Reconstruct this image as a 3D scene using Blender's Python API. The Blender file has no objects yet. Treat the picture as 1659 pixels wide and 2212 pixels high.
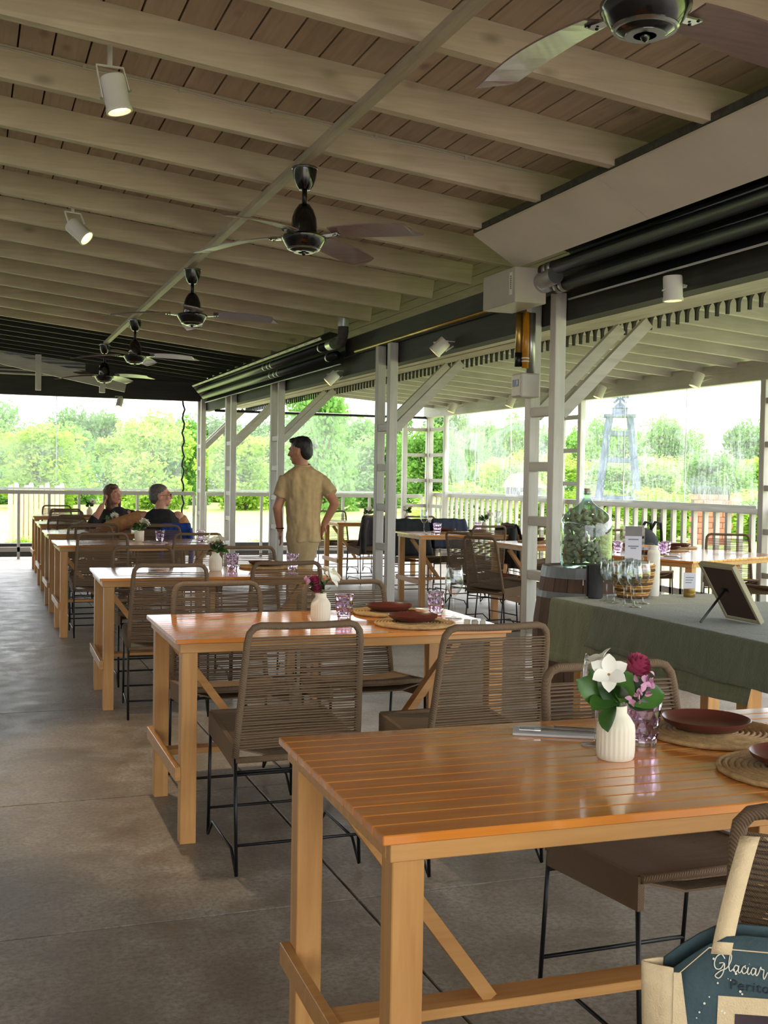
import bpy, bmesh, math, random
from mathutils import Vector, Matrix, Euler, Quaternion, noise
from math import sin, cos, pi, radians, sqrt
scn = bpy.context.scene
col = scn.collection
random.seed(11)

# ------------------------------------------------------------------ camera, sky, exposure
FPX, PITCH, ROLL, YAW, CAMH = 2458.0, 0.0313, 0.016, 0.3505, 1.346
fw = Vector((sin(YAW)*cos(PITCH), cos(YAW)*cos(PITCH), -sin(PITCH)))
rt = Vector((cos(YAW), -sin(YAW), 0)); up = rt.cross(fw)
rt2 = rt*cos(ROLL)+up*sin(ROLL); up2 = -rt*sin(ROLL)+up*cos(ROLL)
cd = bpy.data.cameras.new('camera'); cam = bpy.data.objects.new('camera', cd); col.objects.link(cam)
M = Matrix((rt2, up2, -fw)).transposed().to_4x4(); M.translation = (0, 0, CAMH)
cam.matrix_world = M
cd.sensor_fit = 'HORIZONTAL'; cd.sensor_width = 36; cd.lens = 36*FPX/1659; cd.clip_end = 400; cd.clip_start = .05
scn.camera = cam
w = bpy.data.worlds.new('overcast_sky'); scn.world = w; w.use_nodes = True
wn = w.node_tree.nodes; wl = w.node_tree.links
bg = wn['Background']; bg.inputs['Strength'].default_value = 1.5
tc = wn.new('ShaderNodeTexCoord'); mp = wn.new('ShaderNodeMapping'); mp.inputs['Scale'].default_value = (1.2, 1.2, 4)
nz = wn.new('ShaderNodeTexNoise'); nz.inputs['Scale'].default_value = 1.6; nz.inputs['Detail'].default_value = 4
cr = wn.new('ShaderNodeValToRGB'); cr.color_ramp.elements[0].position = .35; cr.color_ramp.elements[1].position = .7
cr.color_ramp.elements[0].color = (.84, .91, .98, 1); cr.color_ramp.elements[1].color = (1, 1, 1, 1)
wl.new(tc.outputs['Generated'], mp.inputs['Vector']); wl.new(mp.outputs[0], nz.inputs['Vector'])
wl.new(nz.outputs[0], cr.inputs[0]); wl.new(cr.outputs[0], bg.inputs['Color'])
sd = bpy.data.lights.new('veiled_sun_offscreen', 'SUN'); sd.energy = 1.6; sd.angle = radians(40); sd.color = (1, .96, .9)
so = bpy.data.objects.new('veiled_sun_offscreen', sd); col.objects.link(so); so.rotation_euler = Euler((radians(48), 0, radians(150)))
vs = scn.view_settings
vs.view_transform = 'Standard'; vs.look = 'None'; vs.gamma = 1; vs.use_curve_mapping = False
vs.exposure = 1.72

# ------------------------------------------------------------------ helpers
class MB:
    def __init__(s): s.v = []; s.f = []
    def add(s, vs, fs):
        o = len(s.v); s.v += [tuple(p) for p in vs]; s.f += [tuple(i+o for i in f) for f in fs]; return s
    BF = [(0,3,2,1),(4,5,6,7),(0,1,5,4),(1,2,6,5),(2,3,7,6),(3,0,4,7)]
    def box(s, x0, x1, y0, y1, z0, z1):
        return s.add([(x0,y0,z0),(x1,y0,z0),(x1,y1,z0),(x0,y1,z0),(x0,y0,z1),(x1,y0,z1),(x1,y1,z1),(x0,y1,z1)], MB.BF)
    def cbox(s, x0, x1, y0, y1, z0, z1, c=.003):
        bm = bmesh.new(); bmesh.ops.create_cube(bm, size=1)
        for v in bm.verts: v.co = (x0+(x1-x0)*(v.co.x+.5), y0+(y1-y0)*(v.co.y+.5), z0+(z1-z0)*(v.co.z+.5))
        bmesh.ops.bevel(bm, geom=bm.edges[:]+bm.verts[:], offset=c, segments=1, affect='EDGES')
        bm.verts.index_update()
        s.add([v.co[:] for v in bm.verts], [[v.index for v in f.verts] for f in bm.faces]); bm.free(); return s
    def beam(s, p0, p1, w, h, up=(0,0,1)):
        p0 = Vector(p0); p1 = Vector(p1); d = (p1-p0).normalized(); u = Vector(up)
        a = d.cross(u).normalized()*w/2; b = a.cross(d).normalized()*h/2
        vs = [p+sx*a+sy*b for p in (p0,p1) for sx, sy in ((-1,-1),(1,-1),(1,1),(-1,1))]
        return s.add(vs, [(0,1,2,3),(7,6,5,4),(0,4,5,1),(1,5,6,2),(2,6,7,3),(3,7,4,0)])
    def tube(s, pts, r, seg=6, closed=False, caps=True):
        pts = [Vector(p) for p in pts]; n = len(pts)
        rs = r if isinstance(r, (list, tuple)) else [r]*n
        vs = []; a = None
        for i, p in enumerate(pts):
            if closed: t = pts[(i+1) % n]-pts[i-1]
            else: t = pts[min(i+1,n-1)]-pts[max(i-1,0)]
            t.normalize()
            if a is None: a = t.orthogonal().normalized()
            else:
                a = a-t*a.dot(t)
                a = a.normalized() if a.length > 1e-6 else t.orthogonal().normalized()
            b = t.cross(a)
            vs += [p+rs[i]*(cos(2*pi*k/seg)*a+sin(2*pi*k/seg)*b) for k in range(seg)]
        fs = []
        for i in range(n if closed else n-1):
            j = (i+1) % n
            for k in range(seg):
                l = (k+1) % seg; fs.append((i*seg+k, i*seg+l, j*seg+l, j*seg+k))
        if caps and not closed: fs += [tuple(range(seg))[::-1], tuple((n-1)*seg+k for k in range(seg))]
        return s.add(vs, fs)
    def lathe(s, prof, seg=24, c=(0,0,0), mod=None):
        vs = []; fs = []; n = len(prof)
        for i, (r, z) in enumerate(prof):
            for k in range(seg):
                a = 2*pi*k/seg; q = r*(mod(a, z, r) if mod else 1)
                vs.append((c[0]+q*cos(a), c[1]+q*sin(a), c[2]+z))
        for i in range(n-1):
            for k in range(seg):
                l = (k+1) % seg; fs.append((i*seg+k, i*seg+l, (i+1)*seg+l, (i+1)*seg+k))
        if prof[0][0] > 1e-5: fs.append(tuple(range(seg))[::-1])
        if prof[-1][0] > 1e-5: fs.append(tuple((n-1)*seg+k for k in range(seg)))
        return s.add(vs, fs)
    def ell(s, c, r, rot=None, seg=14, rings=8):
        R = rot if rot else Matrix.Identity(3); vs = []; fs = []; c = Vector(c)
        for i in range(rings+1):
            t = pi*i/rings
            for k in range(seg):
                a = 2*pi*k/seg
                vs.append(c+R@Vector((r[0]*sin(t)*cos(a), r[1]*sin(t)*sin(a), r[2]*cos(t))))
        for i in range(rings):
            for k in range(seg):
                l = (k+1) % seg; fs.append((i*seg+k, (i+1)*seg+k, (i+1)*seg+l, i*seg+l))
        return s.add(vs, fs)
    def cap(s, a, b, ra, rb, seg=12):      # tapered capsule
        a = Vector(a); b = Vector(b); d = (b-a); L = d.length; d.normalize()
        pts = []; rs = []
        for k in range(4): t = pi/2*k/4; pts.append(a-d*ra*cos(t)); rs.append(max(ra*sin(t), 1e-4))
        pts += [a, b]; rs += [ra, rb]
        for k in range(1, 5): t = pi/2*k/4; pts.append(b+d*rb*sin(t)); rs.append(max(rb*cos(t), 1e-4))
        return s.tube(pts, rs, seg)
    def mesh(s, name, smooth=False, merge=False):
        m = bpy.data.meshes.new(name); m.from_pydata(s.v, [], s.f); m.validate(clean_customdata=False)
        bm = bmesh.new(); bm.from_mesh(m)
        if merge: bmesh.ops.remove_doubles(bm, verts=bm.verts, dist=1e-5)
        bmesh.ops.recalc_face_normals(bm, faces=bm.faces); bm.to_mesh(m); bm.free()
        if smooth:
            m.shade_smooth()
            if smooth is not True: m.set_sharp_from_angle(angle=radians(smooth))
        return m
    def build(s, name, mat, parent=None, smooth=False, loc=(0,0,0), rot=(0,0,0), merge=False):
        return mk(name, s.mesh(name, smooth, merge), mat, parent, loc, rot)

def mk(name, mesh, mat, parent=None, loc=(0,0,0), rot=(0,0,0)):
    if mat is not None and not mesh.materials: mesh.materials.append(mat)
    o = bpy.data.objects.new(name, mesh); col.objects.link(o)
    o.parent = parent; o.location = loc; o.rotation_euler = rot
    return o
def thing(name, label, cat, loc=(0,0,0), rotz=0, group=None, rot=None):
    o = bpy.data.objects.new(name, None); col.objects.link(o); o.empty_display_size = .1
    o.location = loc; o.rotation_euler = rot if rot else (0,0,rotz)
    return tag(o, label, cat, group)
def tag(o, label=None, cat=None, group=None, kind=None):
    if label: o['label'] = label
    if cat: o['category'] = cat
    if group: o['group'] = group
    if kind: o['kind'] = kind
    return o
def struct(name, label=None):
    o = bpy.data.objects.new(name, None); col.objects.link(o); o['kind'] = 'structure'
    if label: o['label'] = label
    return o
KIDS = {}
def copy_tree(o, parent=None):
    c = o.copy(); col.objects.link(c); c.parent = parent
    for ch in list(o.children): copy_tree(ch, c)
    return c
def S(r, g, b):      # sRGB 0-255 to linear
    f = lambda x: (x/255/12.92) if x/255 <= .04045 else ((x/255+.055)/1.055)**2.4
    return (f(r), f(g), f(b), 1)

# ------------------------------------------------------------------ materials
MT = {}
def base(name):
    m = bpy.data.materials.new(name); m.use_nodes = True; MT[name] = m
    return m, m.node_tree.nodes, m.node_tree.links, m.node_tree.nodes['Principled BSDF']
def coords(n, l, scale=(1,1,1), rnd=True, src='Object'):
    t = n.new('ShaderNodeTexCoord'); mp = n.new('ShaderNodeMapping'); mp.inputs['Scale'].default_value = scale
    l.new(t.outputs[src], mp.inputs['Vector'])
    if rnd:
        oi = n.new('ShaderNodeObjectInfo'); ml = n.new('ShaderNodeVectorMath'); ml.operation = 'SCALE'
        cb = n.new('ShaderNodeCombineXYZ')
        for i in range(3): l.new(oi.outputs['Random'], cb.inputs[i])
        l.new(cb.outputs[0], ml.inputs[0]); ml.inputs['Scale'].default_value = 37
        l.new(ml.outputs[0], mp.inputs['Location'])
    return mp.outputs[0]
def ramp(n, l, fac, stops):
    r = n.new('ShaderNodeValToRGB'); e = r.color_ramp.elements
    while len(e) < len(stops): e.new(.5)
    for k, (p, c) in enumerate(stops): e[k].position = p; e[k].color = c
    l.new(fac, r.inputs[0]); return r.outputs[0]
def noise_(n, l, vec, scale, detail=3, rough=.55, dist=0):
    t = n.new('ShaderNodeTexNoise'); t.inputs['Scale'].default_value = scale; t.inputs['Detail'].default_value = detail
    t.inputs['Roughness'].default_value = rough; t.inputs['Distortion'].default_value = dist
    l.new(vec, t.inputs['Vector']); return t.outputs[0]
def mixc(n, l, fac, a, b, mode='MIX'):
    m = n.new('ShaderNodeMix'); m.data_type = 'RGBA'; m.blend_type = mode
    if isinstance(fac, float): m.inputs[0].default_value = fac
    else: l.new(fac, m.inputs[0])
    for i, x in ((6, a), (7, b)):
        if isinstance(x, tuple): m.inputs[i].default_value = x
        else: l.new(x, m.inputs[i])
    return m.outputs[2]
def bump(n, l, p, h, strength=.2, dist=.01):
    b = n.new('ShaderNodeBump'); b.inputs['Strength'].default_value = strength; b.inputs['Distance'].default_value = dist
    l.new(h, b.inputs['Height']); l.new(b.outputs[0], p.inputs['Normal'])
def plain(name, c, rough=.5, metal=0, var=.12, nscale=8, bmp=0, spec=.5, coat=0, rnd=True):
    m, n, l, p = base(name)
    v = coords(n, l, rnd=rnd); f = noise_(n, l, v, nscale, 4)
    c1 = tuple(x*(1-var) for x in c[:3])+(1,); c2 = tuple(min(1, x*(1+var)) for x in c[:3])+(1,)
    l.new(ramp(n, l, f, [(.3, c1), (.7, c2)]), p.inputs['Base Color'])
    p.inputs['Roughness'].default_value = rough; p.inputs['Metallic'].default_value = metal
    p.inputs['Specular IOR Level'].default_value = spec; p.inputs['Coat Weight'].default_value = coat
    if bmp: bump(n, l, p, noise_(n, l, v, nscale*6, 3), bmp, .004)
    return m
def wood(name, c1, c2, axis=0, rough=.6, coat=0, knots=0, stretch=14, objvar=.12, bmp=.12, wear=None, spec=.4):
    m, n, l, p = base(name)
    sc = [stretch]*3; sc[axis] = 1.0
    v = coords(n, l, tuple(sc)); g = noise_(n, l, v, 2.2, 6, .6, .6)
    v2 = coords(n, l, (3,3,3)); big = noise_(n, l, v2, .9, 2)
    c = ramp(n, l, g, [(.28, c1), (.72, c2)])
    c = mixc(n, l, ramp(n, l, big, [(.3, (.0,.0,.0,1)), (.75, (.45,.45,.45,1))]), c, tuple(x*.72 for x in c1[:3])+(1,))
    if knots:
        sk = [3.2]*3; sk[axis] = 1.5
        vk = coords(n, l, tuple(sk)); vo = n.new('ShaderNodeTexVoronoi'); vo.inputs['Scale'].default_value = 1.3
        l.new(vk, vo.inputs['Vector'])
        kf = ramp(n, l, vo.outputs['Distance'], [(.04, (1,1,1,1)), (.13, (0,0,0,1))])
        c = mixc(n, l, kf, c, tuple(x*(1-knots) for x in c1[:3])+(1,))
    oi = n.new('ShaderNodeObjectInfo')
    ov = ramp(n, l, oi.outputs['Random'], [(0, (1-objvar,)*3+(1,)), (1, (1,1,1,1))])
    c = mixc(n, l, 1.0, c, ov, 'MULTIPLY')
    l.new(c, p.inputs['Base Color']); p.inputs['Roughness'].default_value = rough
    p.inputs['Specular IOR Level'].default_value = spec
    p.inputs['Coat Weight'].default_value = coat; p.inputs['Coat Roughness'].default_value = .07
    bump(n, l, p, g, bmp, .003)
    return m

wood('rafter_paint', S(186,172,148), S(214,200,176), 0, .62, knots=.3, objvar=.1)
wood('board_paint', S(178,158,136), S(206,188,164), 1, .7, knots=.25, objvar=.14)
wood('dark_timber', S(46,45,43), S(66,64,60), 1, .7, objvar=.1)
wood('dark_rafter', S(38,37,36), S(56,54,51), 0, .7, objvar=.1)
wood('grey_paint', S(190,187,179), S(216,213,205), 2, .55, objvar=.06, stretch=10)
wood('grey_paint_x', S(178,174,165), S(204,200,190), 0, .55, objvar=.06, stretch=10)
wood('grey_paint_y', S(178,174,165), S(204,200,190), 1, .55, objvar=.06, stretch=10)
wood('soffit_wood', S(200,192,172), S(232,226,208), 1, .7, objvar=.05, stretch=9, bmp=.4)
wood('batten_wood', S(150,136,116), S(186,172,150), 1, .5, objvar=.05)
wood('table_top', S(222,126,40), S(244,162,70), 0, .2, coat=.9, objvar=.16, stretch=16, bmp=.05, spec=.5)
wood('table_leg', S(186,130,70), S(218,165,100), 2, .38, coat=.15, objvar=.12, stretch=16)
wood('table_rail', S(186,130,70), S(216,163,98), 0, .38, coat=.15, objvar=.12, stretch=16)
wood('old_wood', S(92,74,62), S(128,108,92), 2, .7, objvar=.1)
plain('black_metal', S(22,22,24), .38, .4, .1)
plain('black_gloss', S(14,14,15), .16, 0, .1, coat=.4)
plain('steel', S(176,178,176), .32, .9, .1, 12)
plain('brass', S(176,146,84), .35, .9, .15, 14)
plain('white_enamel', S(222,219,210), .42, 0, .04)
plain('grey_enamel', S(172,165,150), .45, 0, .05)
plain('heater_black', S(24,26,32), .4, .3, .1)
plain('sheet_grey', S(214,204,190), .55, 0, .06, 3)
plain('plastic_grey', S(188,184,174), .5, 0, .03)
plain('lcd_dark', S(20,22,22), .2)
plain('amber_tube', S(176,116,24), .3, 0, .15, 10)
plain('insulation', S(70,68,64), .9, 0, .35, 30, .6)
# rope
def rope(name, c, axis_scale):
    m, n, l, p = base(name)
    t = n.new('ShaderNodeTexCoord'); wv = n.new('ShaderNodeTexWave'); wv.inputs['Scale'].default_value = axis_scale
    wv.bands_direction = 'DIAGONAL'; wv.inputs['Distortion'].default_value = .4
    l.new(t.outputs['Object'], wv.inputs['Vector'])
    c1 = tuple(x*.72 for x in c[:3])+(1,); c2 = tuple(x*1.2 for x in c[:3])+(1,)
    nz = noise_(n, l, t.outputs['Object'], 25, 2)
    cc = mixc(n, l, nz, ramp(n, l, wv.outputs['Fac'], [(.2, c1), (.8, c2)]), c)
    l.new(cc, p.inputs['Base Color']); p.inputs['Roughness'].default_value = .8; p.inputs['Specular IOR Level'].default_value = .3
    bump(n, l, p, wv.outputs['Fac'], .5, .002)
    return m
rope('rope_wrap', S(118,97,76), 95)
rope('rope_cord', S(122,100,78), 160)

# concrete
m, n, l, p = base('concrete')
t = n.new('ShaderNodeTexCoord'); ge = n.new('ShaderNodeNewGeometry'); v = ge.outputs['Position']
big = noise_(n, l, v, .8, 4, .6); med = noise_(n, l, v, 5, 6, .65); fine = noise_(n, l, v, 60, 5, .7)
c = ramp(n, l, big, [(.3, S(122,106,92)), (.7, S(162,146,130))])
c = mixc(n, l, ramp(n, l, med, [(.42, (0,0,0,1)), (.66, (.75,.75,.75,1))]), c, S(176,168,156))
c = mixc(n, l, ramp(n, l, fine, [(.42, (0,0,0,1)), (.7, (.75,.75,.75,1))]), c, S(88,80,72))
blot = noise_(n, l, v, 2.1, 8, .72, .5)
c = mixc(n, l, ramp(n, l, blot, [(.46, (0,0,0,1)), (.62, (.6,.6,.6,1))]), c, S(104,92,80))
l.new(c, p.inputs['Base Color'])
l.new(ramp(n, l, med, [(.3, (.33,)*3+(1,)), (.7, (.55,)*3+(1,))]), p.inputs['Roughness'])
mx = n.new('ShaderNodeMath'); mx.operation = 'ADD'; l.new(med, mx.inputs[0]); l.new(fine, mx.inputs[1])
bump(n, l, p, mx.outputs[0], .22, .006)
plain('joint_dark', S(92,85,76), .95)

# reflectance rising to the rim (grazing), same from either side of a thin sheet
def rim(n, l, lo, hi, pw=3.5):
    lw = n.new('ShaderNodeLayerWeight'); q = n.new('ShaderNodeMath'); q.operation = 'POWER'; q.inputs[1].default_value = pw
    l.new(lw.outputs['Facing'], q.inputs[0]); r_ = n.new('ShaderNodeMath'); r_.operation = 'MULTIPLY_ADD'; r_.inputs[1].default_value = hi; r_.inputs[2].default_value = lo
    l.new(q.outputs[0], r_.inputs[0]); return r_.outputs[0]
# PVC curtain
def film(name, haze, streak):
    m, n, l, p = base(name)
    n.remove(p); out = n['Material Output']
    t = n.new('ShaderNodeNewGeometry'); mp = n.new('ShaderNodeMapping'); mp.inputs['Scale'].default_value = (4, 4, .45)
    l.new(t.outputs['Position'], mp.inputs['Vector'])
    s1 = noise_(n, l, mp.outputs[0], 3.0, 6, .7, 1.2)
    s2 = noise_(n, l, t.outputs['Position'], 14, 5, .75, 2.0)
    mu = n.new('ShaderNodeMath'); mu.operation = 'MULTIPLY'; l.new(s1, mu.inputs[0]); l.new(s2, mu.inputs[1])
    hz = ramp(n, l, mu.outputs[0], [(.2, (haze,)*3+(1,)), (.42, (min(1, haze+streak),)*3+(1,))])
    tr = n.new('ShaderNodeBsdfTransparent'); tr.inputs[0].default_value = (.97, .99, 1, 1)
    tl = n.new('ShaderNodeBsdfTranslucent'); tl.inputs[0].default_value = (.93, .96, 1, 1)
    gl = n.new('ShaderNodeBsdfGlossy'); gl.inputs['Roughness'].default_value = .08
    lw = rim(n, l, .03, .5)
    a = n.new('ShaderNodeMixShader'); l.new(hz, a.inputs[0]); l.new(tr.outputs[0], a.inputs[1]); l.new(tl.outputs[0], a.inputs[2])
    b = n.new('ShaderNodeMixShader'); l.new(lw, b.inputs[0]); l.new(a.outputs[0], b.inputs[1]); l.new(gl.outputs[0], b.inputs[2])
    l.new(b.outputs[0], out.inputs['Surface'])
    return m
film('film_clear', .055, .07)
film('film_wet', .045, .26)
plain('film_seam', S(232,238,240), .4, 0, .03)
def thin_glass(name, tint, ior=1.45, rough=.02, body=.0):
    m, n, l, p = base(name); n.remove(p); out = n['Material Output']
    tr = n.new('ShaderNodeBsdfTransparent'); tr.inputs[0].default_value = tint
    gl = n.new('ShaderNodeBsdfGlossy'); gl.inputs['Roughness'].default_value = rough
    fr = rim(n, l, .07, .9, 2.3)
    b = n.new('ShaderNodeMixShader'); l.new(fr, b.inputs[0]); l.new(tr.outputs[0], b.inputs[1]); l.new(gl.outputs[0], b.inputs[2])
    l.new(b.outputs[0], out.inputs['Surface']); return m
thin_glass('clear_glass', (.95, .97, .97, 1), 1.5)
thin_glass('acrylic', (.93, .95, .97, 1), 1.4)
thin_glass('green_glass', (.68, .86, .80, 1), 1.5)
thin_glass('pane_glass', (.9, .95, .95, 1), 1.5)
m, n, l, p = base('amethyst_glass')
p.inputs['Base Color'].default_value = (.80, .66, .82, 1); p.inputs['Transmission Weight'].default_value = 1
p.inputs['Roughness'].default_value = .03; p.inputs['IOR'].default_value = 1.42

# ------------------------------------------------------------------ floor: cast slabs with sawn joints
fl = struct('floor', 'worn grey brown concrete floor slabs with sawn joints')
MB().box(-6, 7.6, -5, 18.6, -.40, -.042).build('joint_bed', MT['joint_dark'], fl)
xs = [-6, -3.48, -1.15, 1.17, 3.49, 5.6, 7.6]; ys = [-5, -2.0, .68, 2.03, 3.39, 4.76, 6.6, 9.0, 11.4, 13.8, 16.2, 18.6]
for i in range(len(xs)-1):
    for j in range(len(ys)-1):
        g = .005
        MB().cbox(xs[i]+g, xs[i+1]-g, ys[j]+g, ys[j+1]-g, -.05, 0, .0012).build('slab', MT['concrete'], fl)

# ------------------------------------------------------------------ main roof
SL = -.105; XB = 1.62; ZB = 2.985                 # rafter underside height at the fan batten, slope down to the posts
def rz(x): return ZB+SL*(x-XB)
XL, XR = -4.2, 3.52
ce = struct('ceiling', 'sloping board ceiling on painted rafters')
RY = [4.04+.7515*k for k in range(-11, 14)]
for y in RY:
    MB().beam((XL, y+.03, rz(XL)+.075), (XR, y+.03, rz(XR)+.075), .055, .15).build('rafter', MT['rafter_paint'], ce)
bw = .152; nb = int((XR+.55-XL)/bw)
for i in range(nb):
    x0 = XL+i*bw; x1 = x0+bw-.009
    MB().add([(x0,-4.6,rz(x0)+.151),(x1,-4.6,rz(x1)+.151),(x1,14.05,rz(x1)+.151),(x0,14.05,rz(x0)+.151),
              (x0,-4.6,rz(x0)+.172),(x1,-4.6,rz(x1)+.172),(x1,14.05,rz(x1)+.172),(x0,14.05,rz(x0)+.172)], MB.BF).build('ceiling_board', MT['board_paint'], ce)
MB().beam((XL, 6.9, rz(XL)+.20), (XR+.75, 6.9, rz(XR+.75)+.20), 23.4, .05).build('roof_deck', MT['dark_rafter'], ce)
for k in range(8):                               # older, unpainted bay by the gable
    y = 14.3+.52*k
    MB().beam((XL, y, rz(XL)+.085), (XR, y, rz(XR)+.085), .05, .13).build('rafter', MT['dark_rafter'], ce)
cb_ = thing('ceiling_cable', 'thin pale cable clipped along the third rafter from the frame top', 'cable', (1.5, RY[13]-.004, rz(1.5)+.13))
MB().tube([(x-1.5, .0, rz(x)-rz(1.5)+.004*sin(x*9)) for x in [.1+.14*k for k in range(21)]], .004, 6).build('cable', MT['plastic_grey'], cb_, smooth=True)
for x in (.5,.95,1.4,1.95,2.45): MB().box(x-1.507, x-1.493, -.008, .004, rz(x)-rz(1.5)-.008, rz(x)-rz(1.5)+.008).build('clip', MT['plastic_grey'], cb_)
# fan batten under the rafters
MB().box(XB-.028, XB+.022, -4, 14.75, rz(XB)-.038, rz(XB)+.0).build('trim_1', MT['batten_wood']); tag(bpy.data.objects['trim_1'], 'long pale batten under the rafters carrying the fans', None, None, 'structure')

# cornice strip and sheet boards over the near heater
so_ = thing('ceiling_sheet', 'grey screwed sheet boards between the rafter ends and the near heater', 'panel', (2.93, 4, 2.8))
ys_ = [.2, 1.9, 3.40, 4.95, 6.42]
for j in range(4):
    a, b = ys_[j]+.002, ys_[j+1]-.002
    x0, x1 = 2.905, 3.20; z0, z1 = rz(2.905)-.008, 2.668
    MB().add([(x0,a,z0-.012),(x1,a,z1-.012),(x1,b,z1-.012),(x0,b,z0-.012),(x0,a,z0),(x1,a,z1),(x1,b,z1),(x0,b,z0)], MB.BF).build('sheet_board', MT['sheet_grey'], so_, loc=(-2.93,-4,-2.8))
    for s_ in (.2, .5, .8):
        yy = a+(b-a)*s_
        MB().ell((x0+.02, yy, z0-.0135), (.006,.006,.003), seg=6, rings=4).build('screw', MT['black_metal'], so_, loc=(-2.93,-4,-2.8))
MB().box(2.90, 2.935, .2, 6.42, rz(2.9)-.004, rz(2.9)+.03).build('insulation_strip', MT['insulation'], so_, loc=(-2.93,-4,-2.8))

# main beam: two dark timbers, pipe, soffit, scalloped fascia
XP = 3.5
tag(MB().box(3.50, 3.62, -4.5, 18.3, 2.52, 2.69).build('trim_2', MT['dark_timber']), 'upper dark beam the rafters rest on', None, None, 'structure')
tag(MB().box(3.545, 3.66, -4.5, 18.3, 2.345, 2.53).build('trim_3', MT['dark_timber']), 'lower dark beam along the post tops', None, None, 'structure')
so2 = struct('trim_4', 'rough whitewashed soffit planks of the eave')
for i in range(3):
    x0 = 3.665+i*.185
    for a, b in ((-4.5, 3.1), (3.104, 8.0), (8.004, 12.6), (12.604, 18.3)):
        MB().cbox(x0, x0+.181, a, b, 2.415+.006*((i+int(a)) % 2), 2.44, .003).build('plank', MT['soffit_wood'], so2)
# scalloped fascia
pts = []; y = -4.5; pitch = .102; r = .036
top = 2.58; bot = 2.345
while y < 18.2:
    pts.append((y, bot)); pts.append((y+.012, bot))
    c0 = y+.012
    wv = pitch-.016
    for k in range(9):
        a = pi*k/8
        pts.append((c0+.001+wv/2-cos(a)*wv/2, bot+.045+sin(a)*.045))
    pts.append((c0+wv+.002, bot)); y += pitch
vs_ = []; fs_ = []
for (yy, zz) in pts:
    vs_ += [(4.235, yy, zz), (4.255, yy, zz), (4.235, yy, top), (4.255, yy, top)]
for i in range(len(pts)-1):
    a = 4*i; b = 4*(i+1)
    fs_ += [(a, b, b+2, a+2), (a+1, a+3, b+3, b+1), (a, a+1, b+1, b)]
tag(MB().add(vs_, fs_).build('trim_5', MT['dark_timber']), 'dark scalloped fascia board under the eave', None, None, 'structure')
tag(MB().tube([(3.482, 6.95, 2.54), (3.482, 10.4, 2.54)], .014, 10).build('copper_gas_pipe', MT['brass'], smooth=True), 'thin tarnished gas pipe clipped along the dark beam', 'pipe')
wl_ = struct('wall_shade_left', 'added pale board wall, unseen, shading the aisle side')  # unseen wall added to hold back light from the left
for k in range(24):
    MB().cbox(-4.34, -4.30, -4.5+.95*k, -4.5+.95*k+.945, 0, 3.5, .004).build('wall_board', MT['grey_paint'], wl_)
# ------------------------------------------------------------------ ladder posts on the beam line
def ladder_post(y0, y1, label, brace=True, ztop=2.52, x=XP, kinds='mY'):
    t = thing('ladder_post', label, 'post', (x, (y0+y1)/2, 0), 0, 'ladder posts along the eave')
    ym = (y0+y1)/2; w = .076
    for y in (y0, y1):
        MB().cbox(-w/2, w/2, y-ym-w/2, y-ym+w/2, 0, ztop, .004).build('post', MT['grey_paint'], t)
    z = .36
    while z < 2.0:
        MB().cbox(-w/2+.006, w/2-.006, y0-ym+w/2, y1-ym-w/2, z-.03, z+.03, .003).build('rung', MT['grey_paint_y'], t); z += .355
    if brace:
        for y in (y0, y1):
            MB().beam((w/2-.01, y-ym, 1.76), (.655, y-ym, 2.375), .05, .075).build('brace', MT['grey_paint_x'], t)
    return t
ladder_post(6.42, 6.75, 'white ladder post carrying the thermostat box beside the green-clothed table')
ladder_post(9.41, 9.72, 'white ladder post next to the heater flue elbow')
ladder_post(13.2, 13.55, 'white ladder post standing just beyond the waiter in khaki')
ladder_post(15.8, 16.15, 'white ladder post second from the railing corner, under the far heater')
ladder_post(18.0, 18.28, 'white ladder post at the railing corner below the far heater end')
ladder_post(2.9, 3.23, 'white ladder post beyond the picture frame on the green-clothed table')

# ------------------------------------------------------------------ far gable end
YE = 18.25
tag(MB().box(XL, 3.5, YE-.06, YE+.06, 2.50, 2.80).build('trim_6', MT['dark_rafter']), 'dark header beam over the far railing', None, None, 'structure')
tag(MB().beam((-1.6, YE-.9, rz(-1.6)+.02), (2.2, YE-.9, 2.62), .06, .16).build('trim_7', MT['grey_paint_x']), 'pale sloping tie beam in the far gable', None, None, 'structure')
for k, x in enumerate((.05, .95, 1.86)):
    tag(MB().box(x-.04, x+.04, YE-.94, YE-.86, 2.52, rz(x)-.02*k).build('trim_%d' % (8+k), MT['grey_paint']), 'short pale gable stud', None, None, 'structure')
tag(MB().box(1.7, 3.6, YE-.02, YE+.04, 2.78, 3.06).build('trim_15', MT['dark_rafter']), 'dark boards closing the gable above the header', None, None, 'structure')
lv = struct('trim_11', 'pale slats of the neighbouring roof seen through the gable')
for k in range(7):
    MB().box(-3, 2.4, YE+.35, YE+.40, 2.84+.055*k, 2.862+.055*k).build('slat', MT['grey_paint_x'], lv)
MB().box(-3.2, 2.6, YE+.5, YE+.55, 2.78, 3.4).build('backing', MT['dark_rafter'], lv)

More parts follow.
